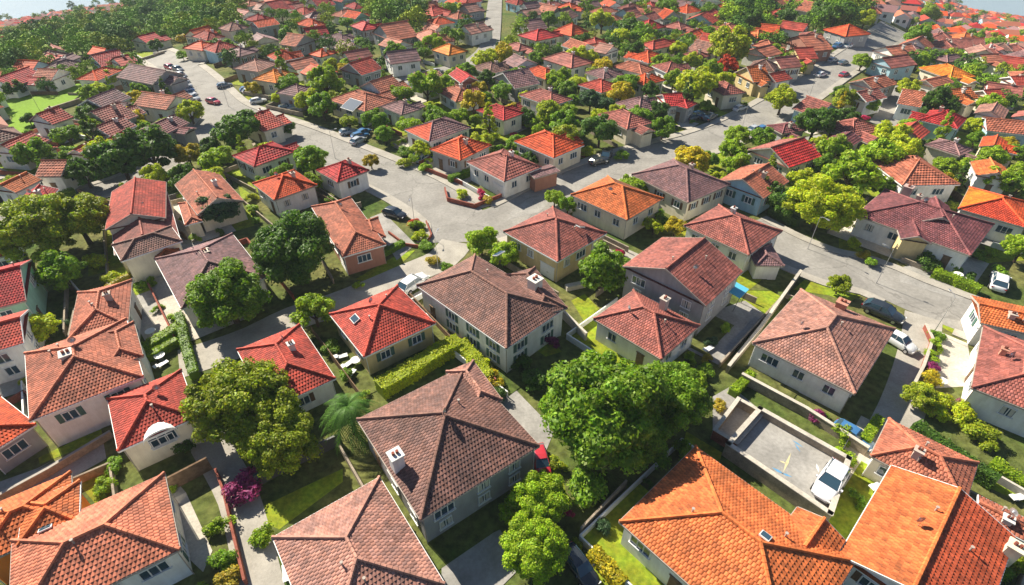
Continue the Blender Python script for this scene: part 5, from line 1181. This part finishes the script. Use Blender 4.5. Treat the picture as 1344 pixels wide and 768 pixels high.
# garden plots, fences, shrubs round the nearer houses
pi_ = 0; nsh = 0
def free(x, y, r): return clear(x, y, r) and not near_road(x, y, r+.8)
STY = [('white',.9,.15),('wood',1.2,.08),('stonewall',1.0,.2),('brick',.9,.2),('darkmetal',1.1,.06),('stonewall',.8,.2)]
nf = 0
for n_, (cx, cy, a, l1, l2) in enumerate(list(HR)):
    d = math.hypot(cx, cy)
    if d > 215: continue
    px, py = vis_px(cx, cy)
    if not (-80 < px < 1420): continue
    cs, sn = math.cos(a), math.sin(a); w2, h2 = l1/2+2.0, l2/2+2.2
    Wd = lambda u, v: (cx+u*cs-v*sn, cy+u*sn+v*cs)
    s = rs.choice([-1,1])
    q = [Wd(-w2,-h2*s), Wd(w2*.1,-h2*s), Wd(w2*.1,h2*s), Wd(-w2,h2*s)]
    if d < 170 and all(not near_road(*p, .3) for p in q):
        patch('lawn' if rs.uniform() < .6 else 'paving', q, .052+(n_%14)*.004, 'lawn' if rs.uniform() < .35 else rs.choice(['concrete','pale','walk','ground','ground']), world=True)
    if d < 190 and nf < 150:
        st_ = STY[rs.integers(len(STY))]
        for seg in ([(-w2,-h2),(-w2,h2)], [(-w2,h2),(w2,h2)], [(w2,h2),(w2,-h2)]):
            A, B = np.array(Wd(*seg[0])), np.array(Wd(*seg[1])); pts = [A+(B-A)*t for t in np.linspace(0,1,14)]
            run = []; best = []
            for p in pts:
                if free(p[0], p[1], .15): run.append(p)
                else: run = []
                if len(run) > len(best): best = list(run)
            if len(best) >= 6 and rs.uniform() < .7:
                nf += 1; wall_line('garden_wall' if st_[0] != 'wood' else 'timber_fence', 'wall' if st_[0] != 'wood' else 'fence', None, st_[1], st_[2], st_[0], None, world=[best[0], best[-1]], cap=None)
    if nsh < 165 and d < 165:
        for k in range(rs.integers(2,5)):
            u, v = rs.uniform(-w2, w2), rs.uniform(-h2, h2)
            if rs.uniform() < .5: u = math.copysign(w2*.93, u)
            else: v = math.copysign(h2*.93, v)
            x, y = Wd(u, v)
            if free(x, y, .25) and not any(math.hypot(x-t[0], y-t[1]) < t[2]*.7 for t in TREES):
                nsh += 1; shrub(0, 0, 0, rs.choice(['mid','light','lime','dark','olive','mid','light','mid','magenta','bluegreen','light']), None, (x, y), rs.uniform(.45, 1.05))
# ------------------------------------------------------------------ labels that single each thing out
LM = [((954,88),'the red-leaved tree'),((912,115),'the broad yellow-green tree'),((1070,165),'the big rounded dark street tree'),((1131,84),'the round tree at the right road bend'),((1228,142),'the large dark tree at upper right'),((248,207),'the orange-yellow corner tree'),
 ((177,205),'the dark tree pair'),((250,150),'the yellow tree by the street bend'),((493,162),'the oval tree at the street bend'),((560,120),'the tall light green tree'),((636,82),'the tree ending the top street'),((410,215),'the tree between crimson roofs'),((58,302),'the wide olive tree'),
 ((388,330),'the big dark round tree'),((300,390),'the round tree on the mauve roof'),((335,545),'the large olive-green tree'),((805,530),'the huge central tree'),((700,705),'the bright green bottom tree'),((652,405),'the central brown roof'),((590,580),'the large brown roof'),
 ((790,365),'the tree by the grey gable'),((1080,272),'the yellow-green street tree'),((1080,450),'the pink-brown hipped house'),((1045,605),'the walled parking terrace'),((960,720),'the largest orange roof'),((1210,290),'the long wine-brown bungalow'),((732,190),'the bright orange-red house'),
 ((660,148),'the vivid scarlet roof'),((415,110),'the tree pair beyond the street'),((50,140),'the bright green field'),((90,500),'the white-chimney house'),((110,720),'the bottom left terracotta roof'),((1300,500),'the red-brown roof at right edge'),((1300,280),'the vivid orange and red roof'),((1220,710),'the bottom right orange roof'),
 ((330,130),'the upper left street junction'),((600,310),'the central intersection'),((1120,80),'the right road bend'),((787,175),'the dark yellow-topped tree'),((842,50),'the dark trees at top centre'),((1095,25),'the dark tree mass at top'),((500,440),'the yellow-walled red house'),((210,60),'the upper left grove'),((520,30),'the trees at top left of centre'),((1290,60),'the far upper right slope'),((60,30),'the far upper left slope'),((1215,510),'the curved driveway hedge'),((350,225),'the crimson roofs by the street'),((700,20),'the top middle rows'),((1180,20),'the top right corner rows'),((400,30),'the top left rows'),((1330,150),'the right edge rows')]
ORD = ['','second ','third ','fourth ','fifth ','sixth ','seventh ','eighth ','ninth ','tenth ','eleventh ','twelfth ','thirteenth ','fourteenth ','fifteenth ','sixteenth ','seventeenth ','eighteenth ','nineteenth ','twentieth ']
ADJ = dict(salmon='salmon',brown='brown',pinkbrown='pink-brown',terra='terracotta',orange='orange',tangerine='bright orange',orangered='orange-red',red='red',crimson='crimson',redbrown='red-brown',mauve='mauve',wine='wine-brown',
    dark='dark green',mid='green',light='light green',lime='yellow-green',olive='olive green',yellow='golden yellow',purple='purple',magenta='magenta-flowered',autumn='orange-yellow',bluegreen='blue-green')
WN = dict(white='white painted',wood='brown timber',stonewall='tan rendered',brick='red brick',darkmetal='dark grey',pale='pale stone')
groups = {}
for (o, cat, label, kt, (px, py, dz)) in THINGS:
    if label: continue
    best = min(LM, key=lambda l: (l[0][0]-px)**2+((l[0][1]-py)*1.6)**2); dx, dy = px-best[0][0], py-best[0][1]
    rel = ('right of' if dx > 0 else 'left of') if abs(dx) > abs(dy)*1.4 else ('just below' if dy > 0 else 'just above')
    if cat == 'house': noun = ADJ[kt[0]]+(' hip-roofed' if kt[1] == 'hip' else ' gable-roofed')+' house'
    elif cat in ('tree','conifer','shrub','hedge'): noun = ADJ[kt[0]]+' '+({'tree':'round tree','conifer':'pointed conifer','shrub':'shrub','hedge':'hedge'}[cat])
    elif cat in ('wall','fence'): noun = 'low '+WN.get(kt[0], 'stone')+' garden '+cat
    elif cat == 'car': noun = kt[0]+' parked car'
    elif cat == 'street lamp': noun = 'grey street lamp with curved arm'
    else: noun = {'garden chair':'white reclining garden chair','garden table':'round white garden table'}.get(cat, cat)
    groups.setdefault((noun, rel, best[1]), []).append((dx*dx+dy*dy, id(o), o))
for (noun, rel, lm), L_ in groups.items():
    L_.sort()
    for i, (_, _, o) in enumerate(L_):
        base = '%s%s %s %s' % ('nearest ' if len(L_) > 1 else '', noun, rel, lm)
        if i >= len(ORD): base = 'far %s counted %d away %s %s' % (noun, i+1, rel, lm)
        elif len(L_) > 1 and i: base = '%snearest %s %s %s' % (ORD[i], noun, rel, lm)
        o['label'] = base
print('COUNTS', len(HOUSES), len(FH), len(ft), nf, nsh, len(THINGS))
